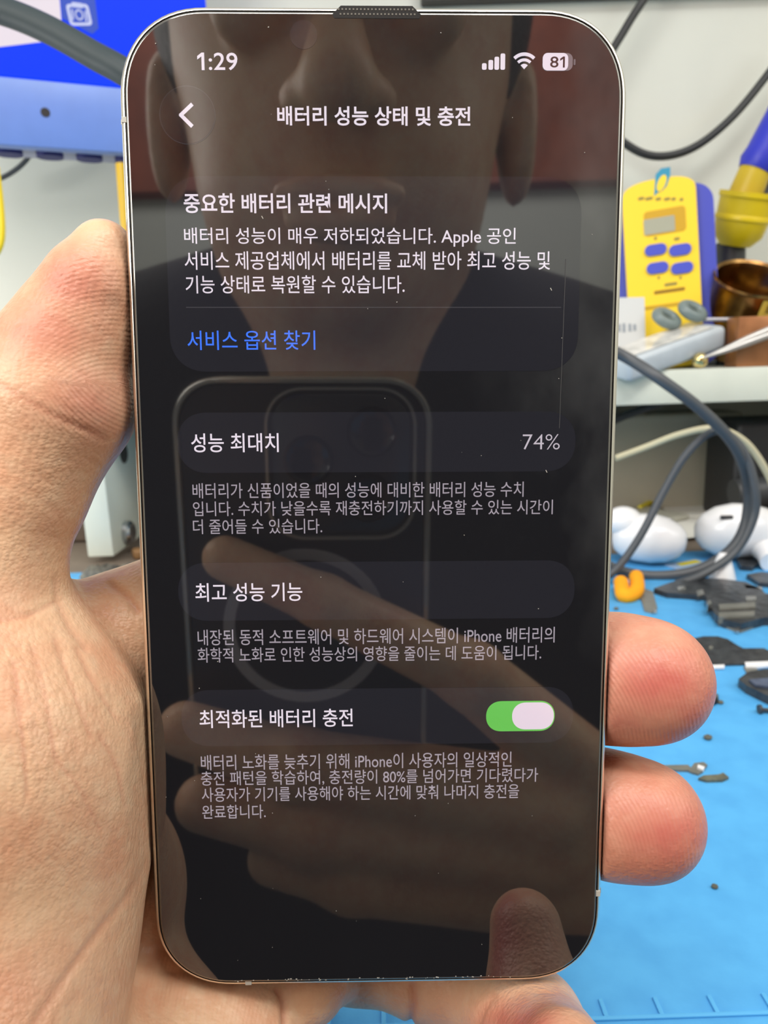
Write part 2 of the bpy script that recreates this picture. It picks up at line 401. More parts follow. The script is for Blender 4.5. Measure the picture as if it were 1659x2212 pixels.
# white earphones
def earphone(px, py, sc, yaw, label, tilt=0.0):
    c = onZ(px, py, 0.0)
    r = empty('white_earphone', (c[0], c[1], 0.0), (tilt, 0, yaw))
    b = MB(); rings = []
    prof = [(-1.0, 0.10), (-0.97, 0.34), (-0.82, 0.62), (-0.5, 0.88), (-0.1, 1.0), (0.35, 0.97), (0.7, 0.83), (0.92, 0.6), (1.0, 0.3), (1.02, 0.05)]
    for x, q in prof:
        rings.append([(x * 0.024 * sc, math.cos(2 * PI * k / 28) * q * 0.0165 * sc, 0.0175 * sc + math.sin(2 * PI * k / 28) * q * 0.0172 * sc) for k in range(28)])
    bo = b.loft(rings).build('earphone_body', M_white, r, smooth=60)
    MB().box((-0.010 * sc, -0.0110 * sc, 0.0285 * sc), (0.0075 * sc, 0.0025, 0.0026 * sc), 0.001, 2, Matrix.Rotation(-0.9, 3, 'X')).build('vent', M_black, bo, smooth=40)
    MB().tube(catmull([(0.010 * sc, -0.004 * sc, 0.012 * sc), (0.012 * sc, -0.016 * sc, 0.008 * sc), (0.011 * sc, -0.027 * sc, 0.0062)], 5), [0.007 * sc] * 5 + [0.0062 * sc] * 6, 18).build('stem', M_white, r, smooth=50)
    if yaw > 1: MB().ball((0.017 * sc, 0.002, 0.0285 * sc), (0.0125 * sc, 0.0115 * sc, 0.0105 * sc), 14).build('ear_tip', M_white, r, smooth=60)
    return tag(r, label, 'earphone')
earphone(1400, 1216, 1.05, 2.6, 'white earphone beside the right edge of the black phone, left of the hanging cable')
earphone(1586, 1206, 1.18, -0.12, 'white earphone with dark vent slot behind the thick cable loop at right')
o = MB().box((0, 0, 0.0004), (0.030, 0.018, 0.0008), 0.0003, 1).build('label_card', mat('pale_blue_card', (150, 176, 206), 0.4)); c = onZ(1490, 1222, 0); o.location = (c[0], c[1], 0.0); o.rotation_euler = (0, 0, 0.4)
MB().box((0.002, 0.003, 0.001), (0.018, 0.005, 0.0006)).build('yellow_band', M_yeldk, o)
tag(o, 'pale blue card with a yellow band between the two white earphones', 'card')
# white cone-like cap in front of the right earphone
c = onZ(1560, 1252, 0)
o = MB().lathe([(0.0001, 0), (0.0085, 0), (0.0085, 0.001), (0.0045, 0.015), (0.003, 0.018), (0.0001, 0.0185)], 28).build('cone_nozzle', M_white, smooth=40); o.location = c
tag(o, 'small white cone-shaped nozzle standing on the mat below the right earphone', 'nozzle')

# ------------------------------------------------------------------ left gap: things beside the shelf panel
M_rock = mat('dark_grey_scrap', (74, 72, 66), 0.6, noise=0.5, nscale=120, bump=0.6, bscale=300, bdist=0.002, rgb2=(120, 118, 104))
def lump(name, px, py, z, rx, ry, rz, m, label, cat, seed=1):
    rnd = random.Random(seed); c = onZ(px, py, z)
    b = MB(); b.ball((0, 0, rz * 0.8), (rx, ry, rz), 9)
    b.v = [tuple(np.array(v) * (1 + 0.25 * (rnd.random() - .5)) * np.array([1, 1, 1])) for v in b.v]
    b.v = [(x, y, max(zv, 0.0)) for x, y, zv in b.v]
    o = b.build(name, m, smooth=50); o.location = (c[0], c[1], z)
    return tag(o, label, cat)
lump('scrap_lump', 226, 1262, 0.0, 0.016, 0.010, 0.008, M_rock, 'dark grey scrap lump on the mat in front of the white side panel', 'scrap', 3)
lump('scrap_lump', 292, 1248, 0.0, 0.012, 0.008, 0.006, M_rock, 'smaller dark scrap lump on the mat tucked behind the black phone', 'scrap', 5)
o = MB().box((0, 0, 0.02), (0.09, 0.05, 0.04), 0.004).build('brown_box', mat('brown_card', (104, 88, 76), 0.7, noise=0.3, nscale=60), smooth=40)
c = onZ(150, 1195, 0); o.location = (c[0] - 0.025, SH_Y + 0.10, -0.003); tag(o, 'low brown cardboard box left of the white side panel', 'box')
o = MB().box((0, 0, 0.004), (0.06, 0.012, 0.008), 0.002).build('wood_stick', mat('brown_wood', (150, 112, 70), 0.6, noise=0.3, nscale=80), smooth=40)
c = onZ(290, 1190, 0.0); o.location = (c[0] + 0.03, c[1], -0.003 if c[1] > MATY1 else 0.0); o.rotation_euler = (0, 0, 0.5); tag(o, 'brown wooden stick on the bench right of the side panel', 'stick')

# ------------------------------------------------------------------ phone scraps lying on the mat
M_orange = mat('orange_foam', (250, 166, 8), 0.8, bump=0.4, bscale=1500, bdist=0.0004)
M_flex = mat('grey_flex', (118, 118, 110), 0.35, noise=0.2, nscale=200)
M_scrap = mat('black_scrap', (58, 61, 64), 0.28, bump=0.5, bscale=260, bdist=0.001, noise=0.3, nscale=160, rgb2=(40, 42, 46))
M_metal = mat('scrap_metal', (205, 205, 200), 0.25, metal=0.9)
p = onZ(1346, 1296, 0); pb = [onZ(a, b, 0.004) for a, b in ((1341, 1262), (1346, 1284), (1362, 1283), (1376, 1272), (1374, 1250))]
o = MB().tube(catmull([pb[0] + (0, 0, 0.0015), pb[1], pb[2] - (0, 0, 0.001), pb[3], pb[4] + (0, 0, 0.0015)], 5), 0.0046, 14).build('foam_piece', M_orange, smooth=60, loc=tuple(p))
tag(o, 'orange yellow curled foam piece on the mat beside the black phone', 'foam piece')
def scrap(name, poly, h, m, label, cat, z=0.0, bits=(), group=None, bm=None):
    P = flat(poly, h); cx = sum(a for a, b in P) / len(P); cy = sum(b for a, b in P) / len(P)
    o = MB().prism([(a - cx, b - cy) for a, b in P], z, z + h).build(name, m); o.location = (cx, cy, 0)
    for bn, bpoly, bh, bmm in bits:
        Q = flat(bpoly, bh, z + h); MB().prism([(a - cx, b - cy) for a, b in Q], z + h * 0.5, z + h + bh).build(bn, bmm, o)
    return tag(o, label, cat, group)
scrap('flex_strip', [(1372, 1280), (1388, 1272), (1410, 1280), (1420, 1316), (1408, 1326), (1392, 1322), (1386, 1300)], 0.0008, M_flex, 'grey flex strip lying against the orange foam piece', 'flex cable', bits=[('solder_dot', [(1410, 1318), (1418, 1317), (1419, 1324), (1411, 1325)], 0.0004, M_metal)])
scrap('phone_frame_scrap', [(1412, 1282), (1450, 1268), (1500, 1259), (1560, 1261), (1610, 1268), (1640, 1282), (1660, 1300), (1700, 1320), (1700, 1330), (1640, 1312), (1560, 1302), (1500, 1296), (1440, 1292)], 0.0035, M_scrap, 'long dark pointed phone frame scrap, rearmost of the black scraps', 'phone part',
      bits=[('shiny_pad', [(1463, 1270), (1478, 1267), (1482, 1273), (1466, 1277)], 0.0006, M_metal), ('shiny_pad', [(1504, 1278), (1518, 1275), (1521, 1285), (1507, 1290)], 0.0006, M_metal), ('shiny_pad', [(1584, 1284), (1591, 1283), (1592, 1288), (1586, 1290)], 0.0006, M_metal)])
scrap('phone_module_scrap', [(1535, 1330), (1522, 1306), (1540, 1296), (1620, 1292), (1660, 1300), (1700, 1310), (1700, 1352), (1650, 1352), (1600, 1366), (1560, 1356), (1545, 1346)], 0.005, M_scrap, 'thick black phone module with grey ribs and metal tabs in the heap', 'phone part', z=0.0,
      bits=[('grey_rib', [(1552, 1310), (1630, 1306), (1632, 1316), (1554, 1320)], 0.0014, M_flex), ('grey_rib', [(1552, 1328), (1630, 1324), (1630, 1334), (1552, 1338)], 0.0014, M_flex), ('metal_tab', [(1610, 1292), (1633, 1291), (1633, 1298), (1612, 1300)], 0.001, M_metal), ('screw_boss', [(1526, 1306), (1534, 1303), (1537, 1311), (1528, 1315)], 0.002, M_metal)])
scrap('metal_tab_scrap', [(1552, 1352), (1565, 1350), (1580, 1356), (1625, 1352), (1634, 1356), (1600, 1368), (1590, 1366)], 0.0012, M_flex, 'grey metal tab sticking out in front of the thick black module', 'phone part', bits=[('shiny_pad', [(1588, 1358), (1597, 1357), (1597, 1366), (1589, 1366)], 0.0005, M_metal)])
scrap('flex_scrap', [(1590, 1214), (1620, 1205), (1640, 1222), (1625, 1234), (1600, 1232)], 0.003, M_scrap, 'small dark flex scrap leaning below the right earphone', 'phone part')
scrap('flex_scrap', [(1612, 1250), (1645, 1244), (1690, 1250), (1690, 1272), (1640, 1268)], 0.003, M_scrap, 'dark flex scrap with pale edge above the black heap', 'phone part', bits=[('pale_edge', [(1606, 1264), (1645, 1270), (1648, 1275), (1612, 1272)], 0.0005, M_metal)])
scrap('black_flex', [(1490, 1384), (1520, 1378), (1550, 1378), (1572, 1384), (1590, 1396), (1605, 1404), (1650, 1404), (1690, 1424), (1690, 1434), (1610, 1438), (1530, 1440), (1500, 1420)], 0.0010, M_scrap, 'flat dark flex piece with white edge right of the upper fingertip', 'flex cable',
      bits=[('white_edge', [(1534, 1438), (1565, 1437), (1565, 1443), (1535, 1444)], 0.0004, M_white), ('white_edge', [(1609, 1432), (1690, 1429), (1690, 1436), (1640, 1442), (1611, 1442)], 0.0005, M_white), ('grey_spot', [(1531, 1396), (1539, 1395), (1540, 1402), (1532, 1403)], 0.0002, M_flex)])
scrap('flex_strip', [(1606, 1443), (1625, 1441), (1650, 1458), (1636, 1466), (1616, 1462)], 0.0007, M_flex, 'short grey flex tail hanging from the white-edged flex piece', 'flex cable')
scrap('connector_scrap', [(1594, 1484), (1615, 1468), (1650, 1462), (1700, 1462), (1700, 1540), (1650, 1518), (1610, 1498)], 0.004, M_scrap, 'blackish angular connector piece at the right, nearest of the large scraps', 'phone part', bits=[('ribbed_top', [(1618, 1472), (1690, 1466), (1690, 1490), (1632, 1484)], 0.001, mat('blue_grey_rib', (84, 96, 120), 0.4, noise=0.3, nscale=300))])
scrap('dark_chip', [(1530, 1510), (1540, 1500), (1551, 1510), (1552, 1520), (1530, 1530), (1520, 1522)], 0.002, M_black, 'dark chip half hidden behind the upper fingertip', 'chip', bits=[('tan_cap', [(1540, 1500), (1548, 1500), (1550, 1508), (1541, 1508)], 0.0006, M_flex)])
c = onZ(1638, 1541, 0)
o = MB().lathe([(0.0001, 0), (0.0019, 0), (0.0019, 0.0011), (0.0001, 0.0013)], 16, Matrix.Translation((0, 0, 0.0019)) @ Matrix.Rotation(PI / 2, 4, 'Y')).tube([(0.001, 0, 0.0017), (0.006, -0.0005, 0.0012)], 0.0009, 10).build('tiny_screw', M_dkgrey, smooth=40); o.location = (c[0], c[1], 0)
tag(o, 'tiny dark screw lying on its side near the right edge of the mat', 'screw')
scrap('flex_connector', [(1420, 1657), (1486, 1656), (1492, 1662), (1500, 1652), (1520, 1650), (1528, 1656), (1518, 1670), (1508, 1676), (1494, 1672), (1486, 1668), (1425, 1666)], 0.0008, M_flex, 'thin grey flex connector with white tip right of the lower fingertip', 'flex cable',
      bits=[('white_tip', [(1508, 1655), (1522, 1660), (1519, 1666), (1506, 1661)], 0.0007, M_white)])
scrap('flex_connector', [(1508, 1686), (1520, 1680), (1552, 1678), (1562, 1674), (1574, 1684), (1560, 1690), (1526, 1691)], 0.0010, mat('olive_flex', (110, 112, 96), 0.4, noise=0.4, nscale=500), 'short ragged flex scrap just below the white-tipped flex connector', 'flex cable')
M_crumb = mat('grey_crumb', (96, 96, 84), 0.7)
for i, (px, py, r, lb) in enumerate(((1529, 1597, 0.0010, 'grey crumb on the mat beside the upper fingertip'), (1556, 1520, 0.0008, 'tiny crumb beside the dark chip'), (1544, 1918, 0.0006, 'dark speck on the open mat right of the lower fingertip'), (1331, 1317, 0.0009, 'dark crumb on the mat below the orange foam piece'))):
    o = lump('mat_crumb', px, py, 0.0, r * 1.6, r * 1.4, r, M_crumb, lb, 'crumb', 20 + i)

# ------------------------------------------------------------------ things standing on the shelf
SZ = zt
M_blue = mat('blue_plastic', (72, 84, 196), 0.4)
M_lcd = mat('grey_lcd', (170, 172, 152), 0.2)
M_yelface = mat('yellow_tester_face', (252, 216, 52), 0.4)
M_ink = mat('faded_ink', (150, 134, 60), 0.6)
TY = SH_Y + 0.055
tc = onY(1437, 700, TY)
tk = (onY(1437, 700, TY) - CO) @ CF / FPX          # metres per pixel there
T = empty('battery_tester', (tc[0] + 0.002, TY, SZ), (math.radians(-6), math.radians(-5), math.radians(-16)))
tw = 0.057
def plane_local(o, yoff=0.0):
    Rq = np.array(o.rotation_euler.to_matrix()); n = Rq @ np.array([0, 1.0, 0]); p0 = np.array(o.location) + n * yoff
    def f(px, py):
        d = ray(px, py); q = ((p0 - CO) @ n) / (d @ n); return tuple((Rq.T @ (CO + q * d - np.array(o.location)))[[0, 2]])
    return f
tp = plane_local(T, -0.004)                        # a detail's place on the tester face
th_ = tp(1430, 384)[1]; fcx = tp(1430, 560)[0]
RXU = Matrix.Rotation(PI / 2, 4, 'X')             # local prism (x, y->z, z->-y)
MB().prism(rrect(tw + 0.020, th_ - 0.006, 0.016, 8, c=(fcx + 0.004, (th_ - 0.006) / 2)), -0.026, -0.004, RXU).build('blue_boot', M_blue, T)
arch = [(fcx - tw / 2, 0), (fcx + tw / 2, 0)] + [(fcx + tw / 2 * math.copysign(abs(math.cos(t)) ** 0.75, math.cos(t)), th_ - 0.013 + 0.013 * math.sin(t) ** 0.8) for t in np.linspace(0, PI, 25)]
face = MB().prism(arch, -0.004, 0.004, RXU).build('face_plate', M_yelface, T)
def plate(poly, d, name, m, par, d0=0.0): return MB().prism(poly, 0.0035 + d0, 0.004 + d, RXU).build(name, m, par)
a = tp(1436, 478); plate(rrect(0.032, 0.020, 0.003, 4, c=a), 0.0004, 'window_recess', mat('amber_recess', (206, 160, 20), 0.5), face)
a = tp(1424, 487); plate(rrect(0.024, 0.0125, 0.001, 3, c=a), 0.0007, 'lcd', M_lcd, face)
for px, py in ((1416, 540), (1469, 540), (1420, 579), (1473, 579)):
    a = tp(px, py); plate(rrect(0.0170, 0.0090, 0.0044, 6, c=a), 0.0016, 'button', M_blue, face)
for px, py, w in ((1385, 429, 10), (1402, 429, 12), (1422, 430, 9), (1441, 430, 10), (1455, 430, 7), (1472, 431, 6), (1416, 515, 5), (1462, 516, 9), (1423, 600, 4), (1470, 600, 4), (1449, 614, 20)):
    a = tp(px, py); MB().prism(rrect(w * tk * 1.3, 0.0026, 0.001, 2, c=a), 0.0039, 0.0042, RXU).build('faded_print', M_ink, face)
a = tp(1446, 628); plate(rrect(0.024, 0.0028, 0.001, 3, c=a), 0.0003, 'slot', mat('amber_slot', (150, 112, 10), 0.6), face)
a = tp(1440, 660); plate(rrect(0.036, 0.003, 0.001, 3, c=a), 0.0003, 'groove', mat('amber_groove', (200, 160, 20), 0.6), face)
lg = MB(); cxl, cyl_ = tp(1429, 396)
L0 = [tp(x, y) for x, y in ((1413, 424), (1416, 377), (1428, 364), (1448, 361), (1448, 378), (1440, 402), (1430, 412), (1421, 416))][::-1]
L1 = [(cxl + 0.0034 * math.cos(t) + 0.0020 * math.sin(t), cyl_ + 0.0062 * math.sin(t)) for t in [2 * PI * k / 24 for k in range(24)]]
lg.prism(L0, 0.0039, 0.0044, RXU); lg.build('teal_emblem', mat('teal_print', (40, 146, 178), 0.4), face)
MB().prism(L1, 0.0040, 0.0047, RXU).build('emblem_eye', M_yelface, face)
tag(T, 'yellow and blue handheld tester with small display leaning back on the shelf', 'tester')

# white price card leaning before the tester
c = onY(1372, 672, SH_Y + 0.028)
o = MB().box((0, 0, 0.029), (0.032, 0.0008, 0.058), 0.0002, 1).build('paper_card', mat('white_card', (214, 216, 214), 0.5)); o.location = (c[0] - 0.004, SH_Y + 0.03, SZ); o.rotation_euler = (math.radians(-8), 0, 0.1)
kk = MB()
for i, (dx, h) in enumerate(((-0.006, 0.006), (-0.002, 0.007), (0.003, 0.006), (0.007, 0.005))): kk.box((dx, -0.0006, 0.034), (0.0022, 0.0004, h))
kk.build('faint_print', mat('grey_print', (150, 158, 166), 0.6), o)
tag(o, 'small white printed card standing in front of the yellow tester', 'card')

# silvery plastic case lying tilted at the shelf edge
M_silver = mat('pale_grey_plastic', (196, 206, 212), 0.25, noise=0.08, nscale=60)
c = onY(1450, 745, SH_Y + 0.018)
cs = empty('small_plastic_case', (c[0], SH_Y + 0.022, SZ), (math.radians(10), math.radians(-14), math.radians(22)))
MB().box((-0.006, 0, 0.017), (0.098, 0.036, 0.018), 0.004, 3).build('case_body', M_silver, cs, smooth=40)
MB().box((-0.008, -0.001, 0.0268), (0.080, 0.026, 0.0012), 0.0005, 1).build('case_lid', mat('glossy_lid', (222, 222, 216), 0.12, noise=0.35, nscale=90), cs, smooth=40)
tag(cs, 'pale grey plastic case lying tilted on the shelf edge below the tester', 'case')
# tool with two grey round finger rings
o = empty('pliers', (onY(1470, 690, SH_Y + 0.03)[0], SH_Y + 0.03, SZ))
for px, py in ((1440, 688), (1496, 672)):
    a = onY(px, py, SH_Y + 0.03) - np.array(o.location)
    M = Matrix.Translation(a) @ Matrix.Rotation(0.4, 4, 'Y') @ Matrix.Rotation(PI / 2 - 0.85, 4, 'X')
    b = MB(); pts = [M @ Vector((0.0085 * math.cos(t), 0.0065 * math.sin(t), 0)) for t in np.linspace(0, 2 * PI, 25)]
    b.tube(pts, 0.0042, 12, False).build('handle_ring', mat('grey_handle', (118, 132, 130), 0.35), o, smooth=60)
a0 = onY(1500, 690, SH_Y + 0.03) - np.array(o.location); a1 = onY(1720, 690, SH_Y + 0.02) - np.array(o.location)
MB().tube([a0, a1], [0.0014, 0.0020], 10).build('shank', mat('brushed_steel', (190, 190, 196), 0.3, metal=0.6), o, smooth=40)
tag(o, 'steel tool with two grey ring handles lying over the grey case', 'pliers')
# brass cup with label
M_brass = mat('polished_brass', (184, 146, 88), 0.24, metal=1.0, noise=0.25, nscale=60, rgb2=(120, 84, 48))
CUPY = SH_Y + 0.045
cc = onY(1630, 600, CUPY); ck = float((cc - CO) @ CF / FPX)
CR_ = 84 * ck
cup = empty('brass_cup', rot=(math.radians(33), math.radians(2), 0))
ch = max(0.035, (float(cc[2]) - SZ - CR_ * math.sin(math.radians(33))) / math.cos(math.radians(33)))
cup.location = Vector(cc) - cup.rotation_euler.to_matrix() @ Vector((0, 0, ch))
MB().lathe([(0.0001, 0.0), (CR_ * 0.92, 0.0), (CR_ * 0.95, ch * 0.5), (CR_ * 0.96, ch - 0.004), (CR_ * 1.02, ch - 0.001), (CR_ * 1.0, ch + 0.0006), (CR_ * 0.93, ch - 0.001), (CR_ * 0.90, ch - 0.006), (CR_ * 0.88, ch * 0.51), (0.0001, ch * 0.5)], 48).build('cup_body', M_brass, cup, smooth=35)
cu = MB(); rr = random.Random(4)
for i in range(16):
    a, q = rr.random() * 2 * PI, CR_ * 0.7 * math.sqrt(rr.random()); cu.ball((q * math.cos(a), q * math.sin(a) - 0.004, ch * 0.52 + 0.003 + 0.003 * rr.random()), 0.0028, 7)
tag(cup, 'round brass cup with a pale yellow label tilted towards the viewer on the shelf', 'cup')
cb = cu.build('metal_shavings', mat('dull_gold', (196, 172, 96), 0.4, metal=0.7), smooth=60)
cb.matrix_world = Matrix.Translation(cup.location) @ cup.rotation_euler.to_matrix().to_4x4()
tag(cb, 'gold-coloured shavings lying inside the brass cup', 'shavings', kind='stuff')
# label band on the cup: curved strip with Korean lettering
a_l, a_h = -PI / 2 - 0.10, ch * 0.82
lb = MB(); V = []; n = 14
for k in range(n + 1):
    t = a_l + 1.2 * k / n
    for z in (a_h - 0.0085, a_h + 0.0075): V.append(((CR_ * 0.965 + 0.0006) * math.cos(t), (CR_ * 0.965 + 0.0006) * math.sin(t), z))
lb.add(V, [(2 * k, 2 * k + 2, 2 * k + 3, 2 * k + 1) for k in range(n)])
lab = lb.build('cup_label', mat('pale_yellow_label', (236, 212, 96), 0.5), cup, smooth=40)
def text_mesh(body, bold=0.0):
    c = bpy.data.curves.new('glyphs', 'FONT'); c.body = body
    c.offset = bold; c.resolution_u = 4
    o = bpy.data.objects.new('glyphs', c); COL.objects.link(o)
    dg = bpy.context.evaluated_depsgraph_get(); m = bpy.data.meshes.new_from_object(o.evaluated_get(dg))
    V = np.array([v.co[:] for v in m.vertices]); Fc = [tuple(p.vertices) for p in m.polygons]
    bpy.data.objects.remove(o); bpy.data.curves.remove(c); bpy.data.meshes.remove(m)
    V = V - V.min(0); V[:, :2] /= V[:, :2].max(0); return V, Fc
V, Fc = text_mesh('타이', 0.012)
q = MB(); q.add([((CR_ * 0.965 + 0.0010) * math.cos(a_l + 0.16 + 0.62 * x), (CR_ * 0.965 + 0.0010) * math.sin(a_l + 0.16 + 0.62 * x), a_h - 0.005 + 0.010 * y) for x, y, _ in V], Fc)
q.build('label_lettering', mat('brown_print', (120, 96, 40), 0.6), lab)
# copper block the cup stands behind
o = MB().box((0, 0, 0.019), (0.048, 0.020, 0.038), 0.001, 2).build('copper_block', mat('copper_brown', (176, 120, 78), 0.4, metal=0.5, noise=0.25, nscale=70), smooth=40)
c = onY(1632, 745, SH_Y + 0.014); o.location = (c[0] + 0.006, SH_Y + 0.016, SZ); tag(o, 'copper-brown block standing on the shelf edge in front of the brass cup', 'block')
# brass ball and tweezers at the shelf edge
c = onY(1512, 771, SH_Y + 0.006)
o = MB().ball((0, 0, 0.0), 0.0062, 14).build('brass_ball', mat('bright_brass', (236, 214, 150), 0.15, metal=1.0), smooth=60); o.location = (c[0], SH_Y + 0.006, SZ + 0.0062)
tag(o, 'small shiny brass ball on the shelf edge', 'ball')
M_steel = mat('tweezer_steel', (196, 196, 192), 0.3, metal=0.7)
tz = empty('tweezers', tuple(onY(1520, 772, SH_Y + 0.001)))
for dz, dy in ((0.0, 0.0), (0.004, 0.006)):
    P = [onY(1518, 773, SH_Y - 0.001), onY(1570, 757, SH_Y - 0.002), onY(1630, 735, SH_Y - 0.003), onY(1720, 702, SH_Y - 0.004)]
    P = [p - np.array(tz.location) + np.array([0, dy * i / 3, dz * i / 3]) for i, p in enumerate(P)]
    MB().tube(catmull(P, 5), [0.0008 + 0.0020 * min(1, i / 9) for i in range(16)], 10).build('tweezer_arm', M_steel, tz, smooth=50)
tag(tz, 'steel tweezers with fine tip pointing left beside the brass ball', 'tweezers')

# soldering handle in its stepped yellow holder
HB = empty('soldering_holder', tuple(onY(1590, 520, SH_Y + 0.10)))
hk = float((onY(1590, 480, SH_Y + 0.10) - CO) @ CF / FPX)
axd = (onY(1650, 330, SH_Y + 0.09) - onY(1585, 505, SH_Y + 0.10)); axd = axd / np.linalg.norm(axd); axd = Vector(axd)
qh = axd.to_track_quat('Z', 'Y').to_matrix().to_4x4() @ Matrix.Rotation(0, 4, 'Z')
ax2 = Vector((0.12, -0.26, 0.96)).normalized().to_track_quat('Z', 'Y').to_matrix().to_4x4()
R1 = 57 * hk
M_y2 = mat('holder_yellow', (228, 200, 20), 0.4)
MB().lathe([(0.0001, -0.004), (R1 * 0.55, -0.004), (R1 * 0.86, 0.004), (R1 * 0.94, 0.016), (R1 * 0.99, 0.017), (R1 * 0.99, 0.020), (R1 * 0.96, 0.021), (R1 * 1.0, 0.034), (R1 * 1.06, 0.035), (R1 * 1.06, 0.039), (R1 * 0.95, 0.039), (R1 * 0.9, 0.020), (0.0001, 0.018)], 44, ax2).build('stepped_cup', M_y2, HB, smooth=35)
sb = onY(1585, 540, SH_Y + 0.10) - np.array(HB.location)
MB().tube([(sb[0], 0.006, 0.0), (sb[0] + 0.004, 0.008, SZ - HB.location[2])], [0.012, 0.014], 16).build('stand_post', M_dkgrey, HB, smooth=40)
MB().box((sb[0] + 0.004, 0.010, SZ - HB.location[2] + 0.003), (0.034, 0.034, 0.006), 0.002).build('stand_base', M_dkgrey, HB, smooth=40)
MB().tube([onY(1600, 530, SH_Y + 0.10) - np.array(HB.location), onY(1632, 470, SH_Y + 0.11) - np.array(HB.location), onY(1670, 380, SH_Y + 0.115) - np.array(HB.location)], 0.0045, 10).build('stand_arm', M_dkgrey, HB, smooth=40)
tag(HB, 'stepped yellow tool holder cup on a dark stand behind the brass cup', 'holder')
SH_ = empty('soldering_iron', tuple(onY(1605, 450, SH_Y + 0.095)))
g0 = onY(1592, 462, SH_Y + 0.097) - np.array(SH_.location); g1 = onY(1634, 362, SH_Y + 0.092) - np.array(SH_.location); g2 = onY(1725, 190, SH_Y + 0.085) - np.array(SH_.location)
MB().tube([g0, g0 * 0.5 + g1 * 0.5, g1], [34 * hk, 34 * hk, 32 * hk], 24).build('yellow_collar', mat('collar_yellow', (206, 178, 40), 0.4), SH_, smooth=40)
u = (g2 - g1) / np.linalg.norm(g2 - g1)
MB().tube([g1 - u * 0.003, g1 + u * 0.004, g1 + u * 0.012, g2], [34 * hk, 40 * hk, 37 * hk, 36 * hk], 24).build('blue_grip', mat('deep_blue_plastic', (48, 56, 186), 0.4), SH_, smooth=40)
tag(SH_, 'soldering handle with deep blue grip and yellow collar resting in the yellow holder', 'soldering iron')
# ------------------------------------------------------------------ monitor at upper left
MYAW = math.radians(21)
mc = onY(200, 322, SH_Y + 0.06)
mon = empty('monitor', (mc[0], mc[1], mc[2]), (math.radians(0), 0, MYAW))
mk = float((mc - CO) @ CF / FPX)
Rm = Matrix.Rotation(MYAW, 3, 'Z')
def mloc(px, py, yoff=0.0):                 # pixel -> monitor front plane (local x, z)
    n = np.array(Rm @ Vector((0, 1, 0))); d = ray(px, py); p0 = np.array(mc) + n * yoff
    s = ((p0 - CO) @ n) / (d @ n); X = CO + s * d - np.array(mc); L = Rm.transposed() @ Vector(X); return (L.x, L.z)
zc0 = mloc(120, 320)[1]; zs0 = mloc(120, 176)[1]
xr = mloc(452, 100)[0]; xl = mloc(-420, 100)[0]; ztop = zs0 + 0.30
M_chin = mat('pale_blue_metal', (112, 146, 222), 0.35, noise=0.08, nscale=30)
MB().box(((xl + xr) / 2, 0.006, (zc0 + zs0) / 2), (xr - xl, 0.012, zs0 - zc0), 0.0012, 2).build('chin', M_chin, mon, smooth=40)
MB().box(((xl + xr) / 2, 0.030, (zc0 + ztop) / 2 + 0.001), (xr - xl - 0.002, 0.036, ztop - zc0 - 0.004), 0.003, 2).build('housing', mat('lilac_grey', (164, 168, 196), 0.45), mon, smooth=40)
h_ = mloc(98, 243)
MB().lathe([(0.0001, 0), (0.0034, 0), (0.0034, 0.0004), (0.0001, 0.0004)], 20, Matrix.Translation((h_[0], 0, h_[1])) @ RXU).build('sensor_dot', M_black, mon)
M_vent = mat('vent_dark_blue', (40, 44, 110), 0.6)
xs_ = [mloc(px, 322)[0] for px in (16, 104, 196)]; stp = (xs_[2] - xs_[0]) / 2
for k in range(-2, 4):
    MB().prism(rrect(stp * 0.68, 0.017, 0.0084, 8, c=(xs_[1] + k * stp, 0.026)), zc0 - 0.0008, zc0 + 0.004).build('vent_hole', M_vent, mon)
scrn = MB().box(((xl + xr) / 2, 0.005, (zs0 + ztop) / 2), (xr - xl, 0.010, ztop - zs0), 0.0008, 1).build('screen', mat('blue_screen', (0, 6, 40), 0.4, emit=(4, 62, 252), estr=1.0, spec=0.15), mon)
def mpoly(pix, d, name, m): 
    P = [mloc(*p) for p in pix]; A = sum(P[i][0] * P[(i + 1) % len(P)][1] - P[(i + 1) % len(P)][0] * P[i][1] for i in range(len(P)))
    return MB().prism(P if A > 0 else P[::-1], -0.0002, d, RXU).build(name, m, scrn)
mpoly([(-420, -80), (122, -80), (134, 60), (112, 88), (-420, 152)], 0.0003, 'window_panel', mat('pale_panel', (120, 116, 120), 0.4, emit=(208, 198, 208), estr=0.95))
mpoly([(122, -80), (196, -80), (213, 62), (200, 74), (134, 40)], 0.0005, 'icon_tile', mat('tile_blue', (10, 30, 80), 0.4, emit=(20, 66, 178), estr=1.0))
M_icon = mat('icon_white', (60, 60, 70), 0.4, emit=(196, 204, 240), estr=0.95)
def rings(c, w, h, t, rot=0.0):
    o_ = rrect(w, h, w * 0.16, 5, c=(0, 0)); i_ = rrect(w - 2 * t, h - 2 * t, w * 0.10, 5, c=(0, 0)); R2 = lambda p: (c[0] + p[0] * math.cos(rot) - p[1] * math.sin(rot), c[1] + p[0] * math.sin(rot) + p[1] * math.cos(rot))
    return [R2(p) for p in o_], [R2(p) for p in i_]
ic = mloc(171, 33); O_, I_ = rings(ic, 44 * mk, 40 * mk, 5.5 * mk, 0.13)
b = MB(); n = len(O_)
b.add([RXU @ Vector((x, y, 0.0008)) for x, y in O_ + I_], [(i, (i + 1) % n, n + (i + 1) % n, n + i) for i in range(n)])
tpc = mloc(167, 12); b.prism(rrect(22 * mk, 9 * mk, 3 * mk, 3, c=tpc), 0.0002, 0.0008, RXU)
